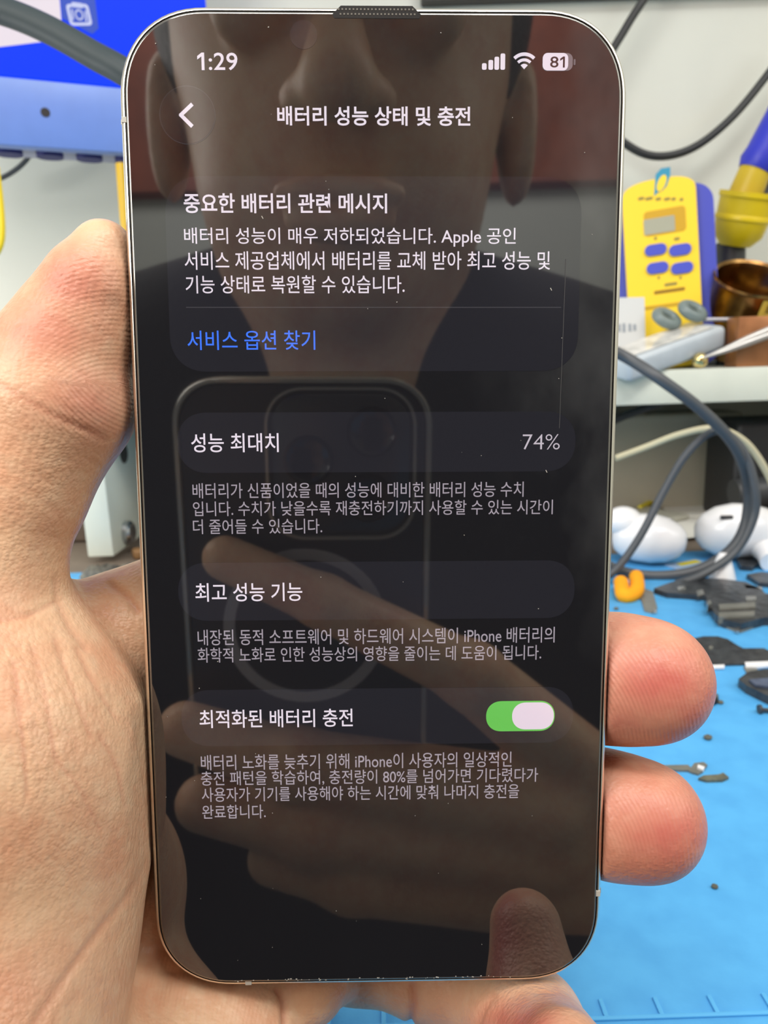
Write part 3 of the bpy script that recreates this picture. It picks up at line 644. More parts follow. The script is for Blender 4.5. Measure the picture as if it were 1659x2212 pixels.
for s in (-1, 1):
    b.prism(rrect(3 * mk, 20 * mk, 1 * mk, 2, c=(ic[0] + s * 13 * mk, ic[1] - 1 * mk)), 0.0002, 0.0008, RXU)
cir = [(8.5 * mk * math.cos(t), 10 * mk * math.sin(t)) for t in [2 * PI * k / 20 for k in range(20)]]
b.add([RXU @ Vector((ic[0] + x * q, ic[1] + y * q, 0.0008)) for q in (1, 0.7) for x, y in cir], [(i, (i + 1) % 20, 20 + (i + 1) % 20, 20 + i) for i in range(20)])
b.build('camera_icon', M_icon, scrn)
px_ = mloc(17, 50); MB().box((px_[0], -0.0005, px_[1]), (3 * mk, 0.0006, 14 * mk)).box((px_[0] + 3 * mk, -0.0005, px_[1] + 4 * mk), (7 * mk, 0.0006, 2.4 * mk)).build('panel_lettering', mat('panel_print', (40, 50, 120), 0.5, emit=(80, 100, 180), estr=0.9), scrn)
sx_ = mloc(400, 322)[0]
MB().box((sx_ - 0.02, 0.030, (SZ - mc[2] + zc0) / 2 + 0.002), (0.035, 0.012, zc0 - (SZ - mc[2]) + 0.004), 0.002).box((sx_ - 0.02, 0.035, SZ - mc[2] + 0.003), (0.12, 0.08, 0.006), 0.002).build('stand', M_dkgrey, mon, smooth=40)
tag(mon, 'monitor with bright blue screen and pale blue chin at upper left', 'monitor')

# yellow post under the monitor and a yellow loop at the left edge
a, b_ = onY(254, 352, SH_Y + 0.06), onY(263, 470, SH_Y + 0.06)
o = MB().tube([(a[0] + 0.004, a[1], a[2] - 0.001), (b_[0] + 0.004, b_[1], b_[2]), (b_[0] + 0.006, b_[1], SZ)], 0.0055, 18).build('yellow_screwdriver', mat('amber_plastic', (206, 168, 24), 0.35), smooth=40, loc=(b_[0], b_[1], SZ))
tag(o, 'yellow screwdriver standing upright under the monitor beside the black phone', 'screwdriver')
Yh = SH_Y - 0.06
P = [onY(a, b, Yh) for a, b in ((-8, 360), (-2, 405), (3, 455), (5, 500), (1, 530), (-12, 550), (-40, 556), (-70, 530), (-80, 470), (-70, 400), (-40, 350), (-8, 360))]
o = MB().tube(catmull(P, 5), 0.0019, 12).build('yellow_clip', M_yel, smooth=60, loc=tuple(P[4]))
Pc = [onY(a, b, Yh) for a, b in ((-8, 375), (-4, 440), (-3, 500), (-10, 535), (-50, 540), (-66, 470), (-40, 370))]
nb = MB(); cen = sum(Pc) / len(Pc); nb.add([tuple(p - P[4]) for p in Pc] + [tuple(p - P[4] + np.array([0, 0.004, 0])) for p in Pc], [tuple(range(7)), tuple(range(13, 6, -1))] + [(i, i + 7, (i + 1) % 7 + 7, (i + 1) % 7) for i in range(7)])
nb.build('dark_insert', M_black, o)
tag(o, 'yellow-rimmed black clip at the far left edge level with the thumb', 'clip')

# ------------------------------------------------------------------ cables
M_cable = mat('black_cable', (40, 43, 44), 0.45)
M_gcable = mat('dark_grey_cable', (74, 78, 82), 0.42)
M_green = mat('dark_green_rubber', (44, 58, 62), 0.55)
M_cream = mat('cream_cable', (196, 190, 158), 0.5)
def cable(name, pts, r, m, label, cat='cable'):
    P = [onY(a, b, y) for a, b, y in pts]
    o = MB().tube(catmull(P, 8), r, 14).build(name, m, smooth=70, loc=tuple(P[0])); return tag(o, label, cat)
cable('thick_hose', [(-260, -90, 0.34), (-120, -5, 0.33), (0, 22, 0.325), (100, 62, 0.32), (200, 118, 0.315), (300, 178, 0.31), (480, 330, 0.31), (620, 560, 0.34)], 0.0053, M_green, 'thick dark green rubber hose crossing in front of the monitor', 'hose')
Yw = WALL_Y - 0.035
cable('black_cable', [(1440, -90, Yw), (1396, -10, Yw), (1352, 60, Yw), (1300, 160, Yw), (1305, 260, Yw), (1362, 318, Yw), (1425, 338, Yw), (1500, 318, Yw), (1580, 255, Yw), (1659, 160, Yw), (1730, 60, Yw)], 0.0036, M_cable, 'black cable looping down the white wall at upper right')
cable('thin_cable', [(-60, 405, Yw), (0, 386, Yw), (40, 362, Yw), (66, 332, Yw), (80, 290, Yw)], 0.0022, M_gcable, 'thin dark cable dropping from the monitor at left')
Yc = 0.462
cable('grey_cable', [(1240, 720, Yc), (1345, 768, Yc), (1430, 822, Yc - 0.015), (1520, 890, Yc - 0.015), (1590, 968, Yc - 0.01), (1616, 1050, Yc), (1611, 1130, Yc), (1578, 1188, Yc - 0.005), (1510, 1230, Yc - 0.006), (1430, 1244, Yc - 0.004), (1350, 1236, Yc), (1280, 1205, Yc)], 0.0036, M_gcable, 'thick dark grey cable sweeping from the shelf edge down into a loop')
cable('grey_cable', [(1290, 1262, Yc - 0.016), (1338, 1222, Yc - 0.013), (1385, 1155, Yc - 0.010), (1432, 1065, Yc - 0.004), (1480, 985, Yc - 0.004), (1535, 934, Yc - 0.004), (1575, 940, Yc - 0.004), (1612, 985, Yc - 0.008), (1632, 1060, Yc - 0.012), (1628, 1120, Yc - 0.012), (1590, 1190, Yc - 0.014), (1520, 1240, Yc - 0.02), (1460, 1262, Yc - 0.016)], 0.0026, M_gcable, 'thinner dark grey cable forming the inner side of the loop')
cable('cream_cable', [(1330, 990, Yc + 0.05), (1395, 966, Yc + 0.05), (1470, 938, Yc + 0.04), (1545, 926, Yc + 0.03), (1610, 955, Yc + 0.03), (1659, 1025, Yc + 0.03), (1690, 1110, Yc + 0.03)], 0.0024, M_cream, 'thin cream cable arching behind the dark grey loop')
cable('black_cable', [(1290, 925, SH_Y + 0.03), (1345, 900, SH_Y + 0.03), (1400, 880, SH_Y + 0.03), (1450, 862, SH_Y + 0.03)], 0.0034, M_cable, 'short black cable running just under the shelf board beside the phone')

# ================================================================== the phone
mm = 0.001
pu, pv, pn = dirW(PU), -dirW(PV), -dirW(PN)
pc = W(PT)
PM = Matrix(((pu[0], pv[0], pn[0], pc[0]), (pu[1], pv[1], pn[1], pc[1]), (pu[2], pv[2], pn[2], pc[2]), (0, 0, 0, 1)))
phone = empty('smartphone', mw=PM)
tag(phone, 'black smartphone held upright in the hand, lit screen with Korean battery settings', 'phone')
M_frame = mat('polished_steel_frame', (236, 230, 220), 0.26, metal=1.0)
M_gasket = mat('black_gasket', (10, 10, 10), 0.4)
M_glass = mat('front_glass', (8, 8, 9), 0.03, ior=GLASS_IOR, emit=(21, 20, 22))  # faint emission put in for veiling glare that lifts the black
M_edge = mat('glass_edge', (120, 118, 112), 0.08, ior=2.2, metal=0.6)
M_backg = mat('matte_back_glass', (70, 66, 62), 0.4)
RC, EX = 12.6, 2.25
def ring(inset, z): return [(x * mm, y * mm, z * mm) for x, y in rrect(PW - 2 * inset, PH - 2 * inset, RC - inset, 16, EX)]
fr = MB().loft([ring(1.6, -8.0), ring(0.7, -8.05), ring(0.2, -7.6), ring(0.0, -6.9), ring(0.0, -1.5), ring(0.08, -0.95), ring(0.32, -0.5), ring(0.62, -0.25), ring(0.80, -0.22), ring(0.84, -0.7)], False, False)
fo = fr.build('frame', M_frame, phone, smooth=45)
MB().loft([ring(1.5, -7.9), ring(1.62, -8.15), ring(2.2, -8.2)], False, True).build('back_cover', M_backg, phone, smooth=40).data.flip_normals()
MB().loft([ring(0.83, -0.8), ring(0.83, -0.36), ring(1.02, -0.36), ring(1.02, -0.8)], False, False).build('gasket', M_gasket, phone)
MB().loft([ring(1.02, -0.6), ring(1.02, -0.2), ring(1.10, -0.08), ring(1.26, -0.02), ring(1.36, 0.0)], False, False).build('glass_rim', M_edge, phone, smooth=60)
screen = MB().loft([ring(1.30, -0.6), ring(1.36, -0.001), ring(1.361, 0.0), ring(1.9, 0.0)], True, True).build('screen', M_glass, phone)
# faint grease film on the glass
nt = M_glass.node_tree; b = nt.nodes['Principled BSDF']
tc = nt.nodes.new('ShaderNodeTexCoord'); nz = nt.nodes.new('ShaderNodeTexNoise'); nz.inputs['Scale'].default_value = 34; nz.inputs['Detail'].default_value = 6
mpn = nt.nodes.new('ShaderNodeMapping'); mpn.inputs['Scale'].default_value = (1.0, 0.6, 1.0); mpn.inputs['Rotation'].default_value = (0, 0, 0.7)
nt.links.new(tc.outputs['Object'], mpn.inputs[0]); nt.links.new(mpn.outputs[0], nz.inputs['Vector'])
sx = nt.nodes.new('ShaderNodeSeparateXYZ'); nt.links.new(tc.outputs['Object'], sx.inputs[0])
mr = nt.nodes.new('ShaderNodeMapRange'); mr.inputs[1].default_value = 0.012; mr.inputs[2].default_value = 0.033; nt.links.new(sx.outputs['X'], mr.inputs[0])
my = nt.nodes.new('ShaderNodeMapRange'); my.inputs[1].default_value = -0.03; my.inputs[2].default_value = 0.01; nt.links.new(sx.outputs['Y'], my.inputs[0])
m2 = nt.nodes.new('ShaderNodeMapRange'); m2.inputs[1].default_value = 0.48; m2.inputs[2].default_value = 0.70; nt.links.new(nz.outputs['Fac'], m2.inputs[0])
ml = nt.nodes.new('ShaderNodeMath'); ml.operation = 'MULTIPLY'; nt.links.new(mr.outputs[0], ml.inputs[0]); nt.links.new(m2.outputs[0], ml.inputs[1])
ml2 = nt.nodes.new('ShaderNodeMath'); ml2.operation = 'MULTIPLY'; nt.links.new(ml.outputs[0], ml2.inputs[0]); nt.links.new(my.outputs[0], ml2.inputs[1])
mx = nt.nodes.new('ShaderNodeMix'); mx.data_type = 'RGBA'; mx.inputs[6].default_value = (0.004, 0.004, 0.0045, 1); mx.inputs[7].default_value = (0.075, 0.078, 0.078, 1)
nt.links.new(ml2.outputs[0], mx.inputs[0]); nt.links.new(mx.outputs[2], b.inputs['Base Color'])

# antenna bands, earpiece, camera
M_band = mat('antenna_band', (196, 194, 184), 0.45)
def edge_band(px, py, w, h):
    a = scr(px, py); a[0] = max(-PW / 2 + 0.58, min(PW / 2 - 0.58, a[0])); a[1] = max(-PH / 2 + 0.58, min(PH / 2 - 0.58, a[1])); MB().box((a[0] * mm, a[1] * mm, -3.95 * mm), (w * mm, h * mm, 6.1 * mm), 0.0001, 1).box(((a[0] - 0.12 * np.sign(a[0]) * (w > h)) * mm, (a[1] - 0.12 * np.sign(a[1]) * (h > w)) * mm, -0.5 * mm), (w * 0.62 * mm if w > h else w * mm, h * 0.62 * mm if h > w else h * mm, 0.66 * mm), 0.00005, 1).build('antenna_band', M_band, fo)
edge_band(1302, 1932, 1.22, 1.0)
edge_band(536, 2131, 1.0, 1.22)
edge_band(258, 257, 1.22, 0.8)
a0, a1 = scr(722, 14), scr(905, 14)
topy = PH / 2
pl = [(a0[0] + 0.0, topy - 1.9), (a1[0], topy - 1.9), (a1[0] + 0.3, topy - 1.4), (a1[0] - 0.9, topy - 0.28), (a0[0] + 0.9, topy - 0.28), (a0[0] - 0.3, topy - 1.4)]
ear = MB().prism([(x * mm, y * mm) for x, y in pl], -0.0006, 0.00005).build('earpiece', M_gasket, phone)
gd = MB()
for r_ in range(2):
    for k in range(21):
        x = a0[0] + 0.6 + (a1[0] - a0[0] - 1.2) * (k + 0.5 * r_) / 20.5; gd.box((x * mm, (topy - 0.75 - 0.62 * r_) * mm, 0.00006), (0.00022, 0.00022, 0.00006))
gd.build('earpiece_mesh', mat('grille_dot', (120, 116, 108), 0.4), ear)
def disc(c, r, n=40): return [((c[0] + r * math.cos(2 * PI * k / n)) * mm, (c[1] + r * math.sin(2 * PI * k / n)) * mm) for k in range(n)]
def lit(name, poly, z, m, par=None): return MB().prism(poly, z - 0.00002, z, None).build(name, m, par or screen)
Z1, Z2, Z3 = 0.00003, 0.00006, 0.00009
c = scr(656, 75); lit('front_camera', disc(c, 1.9), Z1, display('front_camera_glass', (14, 13, 15), (40, 37, 41), 1.0))  # lens made lighter by a faint emission, though it gives no light

# cards and buttons of the display
def srect(x0, y0, x1, y1, r):
    ym = 0.5 * (y0 + y1); xa, xb = scr(x0, ym), scr(x1, ym); ya, yb = scr(0.5 * (x0 + x1), y0), scr(0.5 * (x0 + x1), y1)
    return [(x * mm, y * mm) for x, y in rrect(xb[0] - xa[0], ya[1] - yb[1], r, 12, 2.2, c=((xa[0] + xb[0]) / 2, (ya[1] + yb[1]) / 2))]
M_card = display('card_grey', (6, 6, 7), (36, 35, 40), 1.0)
lit('message_card', srect(362, 381, 1252, 802, 5.2), Z1, M_card)
lit('setting_row', srect(383, 890, 1243, 1020, 4.4), Z1, M_card)
lit('setting_row', srect(385, 1213, 1241, 1338, 4.4), Z1, M_card)
lit('setting_row', srect(392, 1487, 1238, 1608, 4.4), Z1, M_card)
c = scr(405, 249); lit('back_button_rim', disc(c, 3.92), Z1, display('rim_grey', (6, 6, 7), (52, 51, 55), 1.0)); lit('back_button', disc(c, 3.80), Z2, display('button_grey', (6, 6, 7), (31, 30, 34), 1.0))
a, b2 = scr(402, 664), scr(1212, 664)
lit('divider_line', [(a[0] * mm, (a[1] - 0.07) * mm), (b2[0] * mm, (b2[1] - 0.07) * mm), (b2[0] * mm, (b2[1] + 0.07) * mm), (a[0] * mm, (a[1] + 0.07) * mm)], Z2, display('divider_grey', (6, 6, 7), (66, 64, 68), 1.0))
M_txt = display('text_white', (40, 40, 40), (232, 220, 232), 0.98)
M_cap = display('text_grey', (20, 20, 20), (164, 154, 164), 0.98)
M_lnk = display('text_blue', (10, 20, 60), (66, 122, 255), 1.0)
M_pct = display('text_pale_grey', (30, 30, 30), (196, 186, 196), 0.98)
def line(name, body, x0, x1, y0, y1, m, bold=0.0, z=Z2, par=None):
    V, Fc = text_mesh(body, bold); ym = 0.5 * (y0 + y1)
    xa, xb = scr(x0, ym), scr(x1, ym); yt, yb = scr((x0 + x1) / 2, y0), scr((x0 + x1) / 2, y1)
    sl = (xb[1] - xa[1])
    q = MB().add([((xa[0] + (xb[0] - xa[0]) * p[0]) * mm, (yb[1] + (yt[1] - yb[1]) * p[1]) * mm, z) for p in V], Fc)
    return q.build(name, m, par or screen)
def numeral_one(px, w, y0, y1):             # a "1" with its flag, stem's right edge at px
    a, b_ = scr(px, y0), scr(px, y1); h = a[1] - b_[1]; k = scr(px + 100, y0)[0] - a[0]; k = (k / 100) * w
    return [((a[0] + x * k) * mm, (b_[1] + y * h) * mm, Z2) for x, y in ((-1, 0), (0, 0), (0, 1), (-0.9, 1), (-2.45, 0.80), (-2.45, 0.60), (-1, 0.78))]
def line_one(name, body, xs, px1, w, y0, y1, m, bold, z=Z2):
    V, Fc = text_mesh(body, bold); ym = 0.5 * (y0 + y1)
    xa, xb = scr(xs[0], ym), scr(xs[1], ym); yt, yb = scr(px1, y0), scr(px1, y1)
    q = MB().add([((xa[0] + (xb[0] - xa[0]) * p[0]) * mm, (yb[1] + (yt[1] - yb[1]) * p[1]) * mm, z) for p in V], Fc)
    P = [(x, y, z) for x, y, _ in numeral_one(px1, w, y0, y1)]
    q.add(P, [(0, 1, 2, 6), (6, 2, 3), (6, 3, 4), (6, 4, 5)])
    return q.build(name, m, screen)
line_one('clock', ':29', (451, 513), 441, 6.2, 114, 152, M_txt, 0.008)
sb_ = MB()
for x0, x1, y0 in ((1041, 1051, 137), (1055, 1065, 130), (1068, 1078, 123), (1081, 1091, 116)):
    sb_.prism(srect(x0, y0, x1, 151, 0.22), Z2 - 0.00002, Z2)
sb_.build('signal_bars', M_txt, screen)
wf = MB(); wc = scr(1132, 150); k_ = (scr(1232, 150)[0] - scr(1132, 150)[0]) / 100
for r0, r1 in ((0.0, 11), (16, 22), (27, 34)):
    n = 16; an = [PI / 4 * 1.02 + PI / 2 * 0.98 * i / n for i in range(n + 1)]
    V = [((wc[0] + r * k_ * math.cos(t)) * mm, (wc[1] + r * k_ * math.sin(t)) * mm, Z2) for r in (max(r0, 0.01), r1) for t in an]
    wf.add(V, [(i, n + 1 + i, n + 2 + i, i + 1)[::-1] for i in range(n)])
wf.build('wifi_symbol', M_txt, screen)
bat = lit('battery_symbol', srect(1172, 115, 1237, 153, 0.85), Z2, display('battery_grey', (12, 12, 12), (122, 114, 118), 1.0))
lit('battery_charge', [(x, y) for x, y in srect(1172, 115, 1227, 153, 0.75)], Z3, M_txt)
lit('battery_tip', srect(1239, 128, 1243, 141, 0.13), Z2, display('battery_tip_grey', (12, 12, 12), (110, 104, 108), 1.0))
line_one('battery_number', '8', (1188, 1206), 1220, 4.2, 123, 147, display('text_dark', (6, 6, 6), (48, 44, 48), 1.0), 0.010, Z3 + 0.00003)
cv = [scr(*p) for p in ((414, 227), (391, 249), (414, 272))]
t_ = 0.26; b = MB()
def seg(p, q, w):
    d = (q - p) / np.linalg.norm(q - p); n_ = np.array([-d[1], d[0]]) * w; return [tuple(v * mm) for v in (p - d * w * 0.6 + n_, p - d * w * 0.6 - n_, q + d * w * 0.6 - n_, q + d * w * 0.6 + n_)]
b.prism(seg(cv[0], cv[1], t_), Z3 - 0.00001, Z3); b.prism(seg(cv[1], cv[2], t_), Z3 - 0.00001, Z3); b.build('back_chevron', M_txt, screen)
line('title_text', '배터리 성능 상태 및 충전', 599, 1016, 230, 272, M_txt, 0.018)
line('heading_text', '중요한 배터리 관련 메시지', 397, 836, 418, 461, M_txt, 0.016)
line('message_text', '배터리 성능이 매우 저하되었습니다. Apple 공인', 398, 1114, 492, 533, M_txt, 0.004)
line('message_text', '서비스 제공업체에서 배터리를 교체 받아 최고 성능 및', 399, 1188, 543, 583, M_txt, 0.004)
line('message_text', '기능 상태로 복원할 수 있습니다.', 401, 874, 595, 634, M_txt, 0.004)
line('link_text', '서비스 옵션 찾기', 405, 681, 714, 756, M_lnk, 0.004)
line('row_text', '성능 최대치', 413, 602, 936, 977, M_txt, 0.008)
line('percent_text', '74%', 1129, 1209, 938, 971, M_pct, -0.010)
line('caption_text', '배터리가 신품이었을 때의 성능에 대비한 배터리 성능 수치', 416, 1131, 1042, 1075, M_cap, 0.003)
line('caption_text', '입니다. 수치가 낮을수록 재충전하기까지 사용할 수 있는 시간이', 417, 1194, 1081, 1113, M_cap, 0.003)
line('caption_text', '더 줄어들 수 있습니다.', 417, 696, 1121, 1153, M_cap, 0.003)
line('row_text', '최고 성능 기능', 422, 653, 1259, 1299, M_txt, 0.008)
line('caption_text', '내장된 동적 소프트웨어 및 하드웨어 시스템이 iPhone 배터리의', 427, 1198, 1357, 1391, M_cap, 0.003)
line('caption_text', '화학적 노화로 인한 성능상의 영향을 줄이는 데 도움이 됩니다.', 427, 1169, 1396, 1428, M_cap, 0.003)
line('row_text', '최적화된 배터리 충전', 431, 762, 1532, 1571, M_txt, 0.008)
line('caption_text', '배터리 노화를 늦추기 위해 iPhone이 사용자의 일상적인', 434, 1105, 1627, 1660, M_cap, 0.003)
line('caption_text', '충전 패턴을 학습하여, 충전량이 80%를 넘어가면 기다렸다가', 434, 1162, 1662, 1694, M_cap, 0.003)
line('caption_text', '사용자가 기기를 사용해야 하는 시간에 맞춰 나머지 충전을', 436, 1121, 1697, 1728, M_cap, 0.003)
line('caption_text', '완료합니다.', 437, 574, 1738, 1768, M_cap, 0.003)
sw = lit('toggle_switch', srect(1050, 1514, 1198, 1579, 2.5), Z2, display('toggle_green', (10, 40, 10), (98, 190, 82), 1.0))
lit('toggle_knob', srect(1106, 1517, 1196, 1575, 2.2), Z3, display('toggle_white', (40, 40, 40), (226, 208, 222), 1.0))
# scratches, dust and chips on the glass
M_dust = mat('glass_dust', (190, 186, 176), 0.6)
ds = MB(); rr = random.Random(11)
for i in range(46):
    x, y = rr.uniform(-33, 33), rr.uniform(-71, 71); s = rr.uniform(0.05, 0.11)
    ds.box((x * mm, y * mm, 0.00011), (s * mm, s * mm * rr.uniform(0.7, 1.6), 0.00002), rot=Matrix.Rotation(rr.random() * 3, 3, 'Z'))
for px, py in ((1190, 625), (567, 470), (1180, 1018), (1484 - 30, 1515)):
    if px > 1300: continue
    a = scr(px, py); ds.box((a[0] * mm, a[1] * mm, 0.00011), (0.10 * mm, 0.42 * mm, 0.00002), rot=Matrix.Rotation(0.5, 3, 'Z'))
for i in range(40):
    x = rr.uniform(-24, 22); s = rr.uniform(0.06, 0.32); ds.box((x * mm, (-PH / 2 + 1.30 + rr.uniform(-0.16, 0.2)) * mm, 0.00003), (s * mm, rr.uniform(0.04, 0.12) * mm, 0.00006), rot=Matrix.Rotation(rr.uniform(-.4, .4), 3, 'Z'))
tag(ds.build('dust_specks', M_dust, screen), kind='stuff')
a, b2 = scr(1222, 560), scr(1208, 925)
MB().prism(seg(a, b2, 0.03), 0.0001, 0.00012).build('hairline_scratch', mat('scratch_grey', (84, 84, 84), 0.4), screen)

# ================================================================== the person: left hand with the phone, right hand with the camera phone
def skin_mat():
    m = bpy.data.materials.new('skin'); m.use_nodes = True; nt = m.node_tree; b = nt.nodes['Principled BSDF']; N = nt.nodes.new; L = nt.links.new
    tc = N('ShaderNodeTexCoord')
    def attr(n): a = N('ShaderNodeAttribute'); a.attribute_name = n; return a.outputs['Fac']
    def mix(f, c0, c1):
        x = N('ShaderNodeMix'); x.data_type = 'RGBA'; L(f, x.inputs[0])
        for s, c in ((6, c0), (7, c1)):
            if isinstance(c, tuple): x.inputs[s].default_value = (*lin(c), 1)
            else: L(c, x.inputs[s])
        return x.outputs[2]
    def rng(f, a, b_, c=0., d=1.):
        x = N('ShaderNodeMapRange'); L(f, x.inputs[0]); x.inputs[1].default_value = a; x.inputs[2].default_value = b_; x.inputs[3].default_value = c; x.inputs[4].default_value = d; return x.outputs[0]
    def noise(s, d=3, vec=None):
        x = N('ShaderNodeTexNoise'); x.inputs['Scale'].default_value = s; x.inputs['Detail'].default_value = d; L(vec or tc.outputs['Object'], x.inputs['Vector']); return x.outputs['Fac']
    def math_(op, a, b_):
        x = N('ShaderNodeMath'); x.operation = op
        for i, v in enumerate((a, b_)):
            if isinstance(v, (int, float)): x.inputs[i].default_value = v
            else: L(v, x.inputs[i])
        return x.outputs[0]
    base = mix(rng(noise(90), 0.38, 0.66), (238, 194, 156), (228, 172, 136))
    base = mix(rng(noise(420, 2), 0.45, 0.72, 0, 0.45), base, (244, 208, 172))
    pk = math_('MULTIPLY', attr('pink'), rng(noise(140), 0.3, 0.7, 0.75, 1.1))
    base = mix(pk, base, (192, 88, 84))
    base = mix(attr('crease'), base, (214, 146, 118))
    L(base, b.inputs['Base Color'])
    b.inputs['Roughness'].default_value = 0.38; b.inputs['IOR'].default_value = 1.4
    b.inputs['Subsurface Weight'].default_value = 0.12; b.inputs['Subsurface Radius'].default_value = (1.0, 0.4, 0.25); b.inputs['Subsurface Scale'].default_value = 0.0025
    ph = math_('MULTIPLY', attr('ridge_phase'), 2 * PI / 0.62); sn = math_('SINE', ph, 0.0)
    wob = math_('MULTIPLY', sn, attr('ridge_amp'))
    def cells(sc, rot, st):
        mp = N('ShaderNodeMapping'); mp.inputs['Rotation'].default_value = (0, rot, 0.3); mp.inputs['Scale'].default_value = st; L(tc.outputs['Object'], mp.inputs[0])
        vo = N('ShaderNodeTexVoronoi'); vo.feature = 'F1'; vo.inputs['Scale'].default_value = sc; L(mp.outputs[0], vo.inputs['Vector'])
        return rng(vo.outputs['Distance'], 0.1, 0.75, 1.0, 0.0)
    patch = rng(noise(70, 2), 0.38, 0.62, 0.55, 1.0)
    vs = math_('ADD', cells(1300, 0.5, (1, 1, 0.6)), math_('MULTIPLY', cells(2100, -0.5, (0.6, 1, 1)), 0.6))
    calm = math_('SUBTRACT', 1.0, math_('MULTIPLY', attr('ridge_amp'), 0.8))
    h = math_('ADD', math_('MULTIPLY', wob, 0.30), math_('ADD', math_('MULTIPLY', math_('MULTIPLY', vs, math_('MULTIPLY', patch, calm)), 0.85), math_('MULTIPLY', noise(500, 4), 0.9)))
    bp = N('ShaderNodeBump'); bp.inputs['Strength'].default_value = 0.85; bp.inputs['Distance'].default_value = 0.00011; L(h, bp.inputs['Height']); L(bp.outputs[0], b.inputs['Normal'])
    return m
M_skin = skin_mat()
lo, hi, hs = (-92, -48, 58), (54, 118, 156), 0.62
def newf(): return Field(lo, hi, hs)
# thumb and palm
A = newf()
A.chain([(224, 542, 105.0, 66), (200, 622, 105.5, 102), (162, 720, 106.5, 128), (128, 800, 107, 150), (121, 874, 107, 160), (78, 968, 107, 143), (42, 1060, 107, 138), (-8, 1180, 107, 140), (-105, 1330, 108, 205)], 1.8)
A.chain([(-120, 1370, 108, 215), (-62, 1560, 108, 304), (-20, 1660, 108, 314), (-14, 1800, 108, 298), (-28, 1960, 106.5, 282), (-66, 2150, 101, 298), (-160, 2420, 92, 330), (-330, 2800, 80, 330)], 8)
A.chain([(-60, 1500, 122, 300), (250, 1700, 136, 190), (420, 1980, 143, 210), (440, 2262, 126.5, 222), (220, 2460, 113, 275), (-160, 2750, 94, 320)], 8)
A.chain([(560, 1900, 141, 150), (480, 2200, 139, 160)], 8)
# index finger root and finger behind the phone
B = newf()
B.chain([(30, 1462, 118, 190), (200, 1417, 124, 146), (330, 1368, 129, 138), (560, 1220, 131, 125), (760, 1010, 130, 118), (880, 850, 128, 105)], 6)
C_ = newf()     # middle
C_.chain([(300, 1600, 136, 160), (700, 1500, 137, 130), (1050, 1462, 133, 122), (1240, 1463, 125, 126), (1330, 1464, 119.5, 132), (1402, 1470, 117, 133)], 3)
D_ = newf()     # ring
D_.chain([(380, 1850, 138, 150), (700, 1740, 139, 128), (1050, 1722, 135, 122), (1240, 1738, 127, 122), (1320, 1758, 121, 124), (1392, 1772, 119, 125)], 3)
E_ = newf()     # little finger hooks under the phone and comes forward
E_.chain([(560, 2010, 142, 120), (760, 2035, 143, 105), (930, 2085, 139, 100), (1060, 2140, 131, 104)], 4)
E_.chain([(1060, 2140, 131, 100), (1150, 2216, 119, 110), (1196, 2288, 109, 112), (1224, 2290, 101.5, 98)], 1.5)
G_ = newf()     # folds of the palm edge under the phone
G_.chain([(520, 2060, 138, 130), (645, 2112, 129, 84), (668, 2122, 128, 82)], 3)
G_.chain([(690, 2060, 141, 80), (714, 2112, 134, 60)], 2)
def join(F1, F2, k):
    h = np.clip(0.5 + 0.5 * (F2 - F1) / k, 0, 1); return F2 + (F1 - F2) * h - k * h * (1 - h)
F = join(A.F, B.F, 1.6)
for X, k in ((C_, 1.5), (D_, 1.2), (E_, 1.2), (G_, 1.0)): F = join(F, X.F, k)
# flesh is pressed flat where it meets the phone
gx, gy, gz = [a.astype(np.float32) for a in A.ax]
X = gx[:, None, None] - PT[0]; Y = gy[None, :, None] - PT[1]; Z = gz[None, None, :] - PT[2]
lu = X * PU[0] + Y * PU[1] + Z * PU[2]; lv = X * PV[0] + Y * PV[1] + Z * PV[2]; ln = X * PN[0] + Y * PN[1] + Z * PN[2]
rc = 10.0
q0 = np.maximum(np.abs(lu) - (PW / 2 + 0.12 - rc), 0); q1 = np.maximum(np.abs(lv) - (PH / 2 + 0.12 - rc), 0)
box = np.maximum(np.sqrt(q0 ** 2 + q1 ** 2) - rc, np.abs(ln - PD / 2) - PD / 2 - 0.12).astype(np.float32)
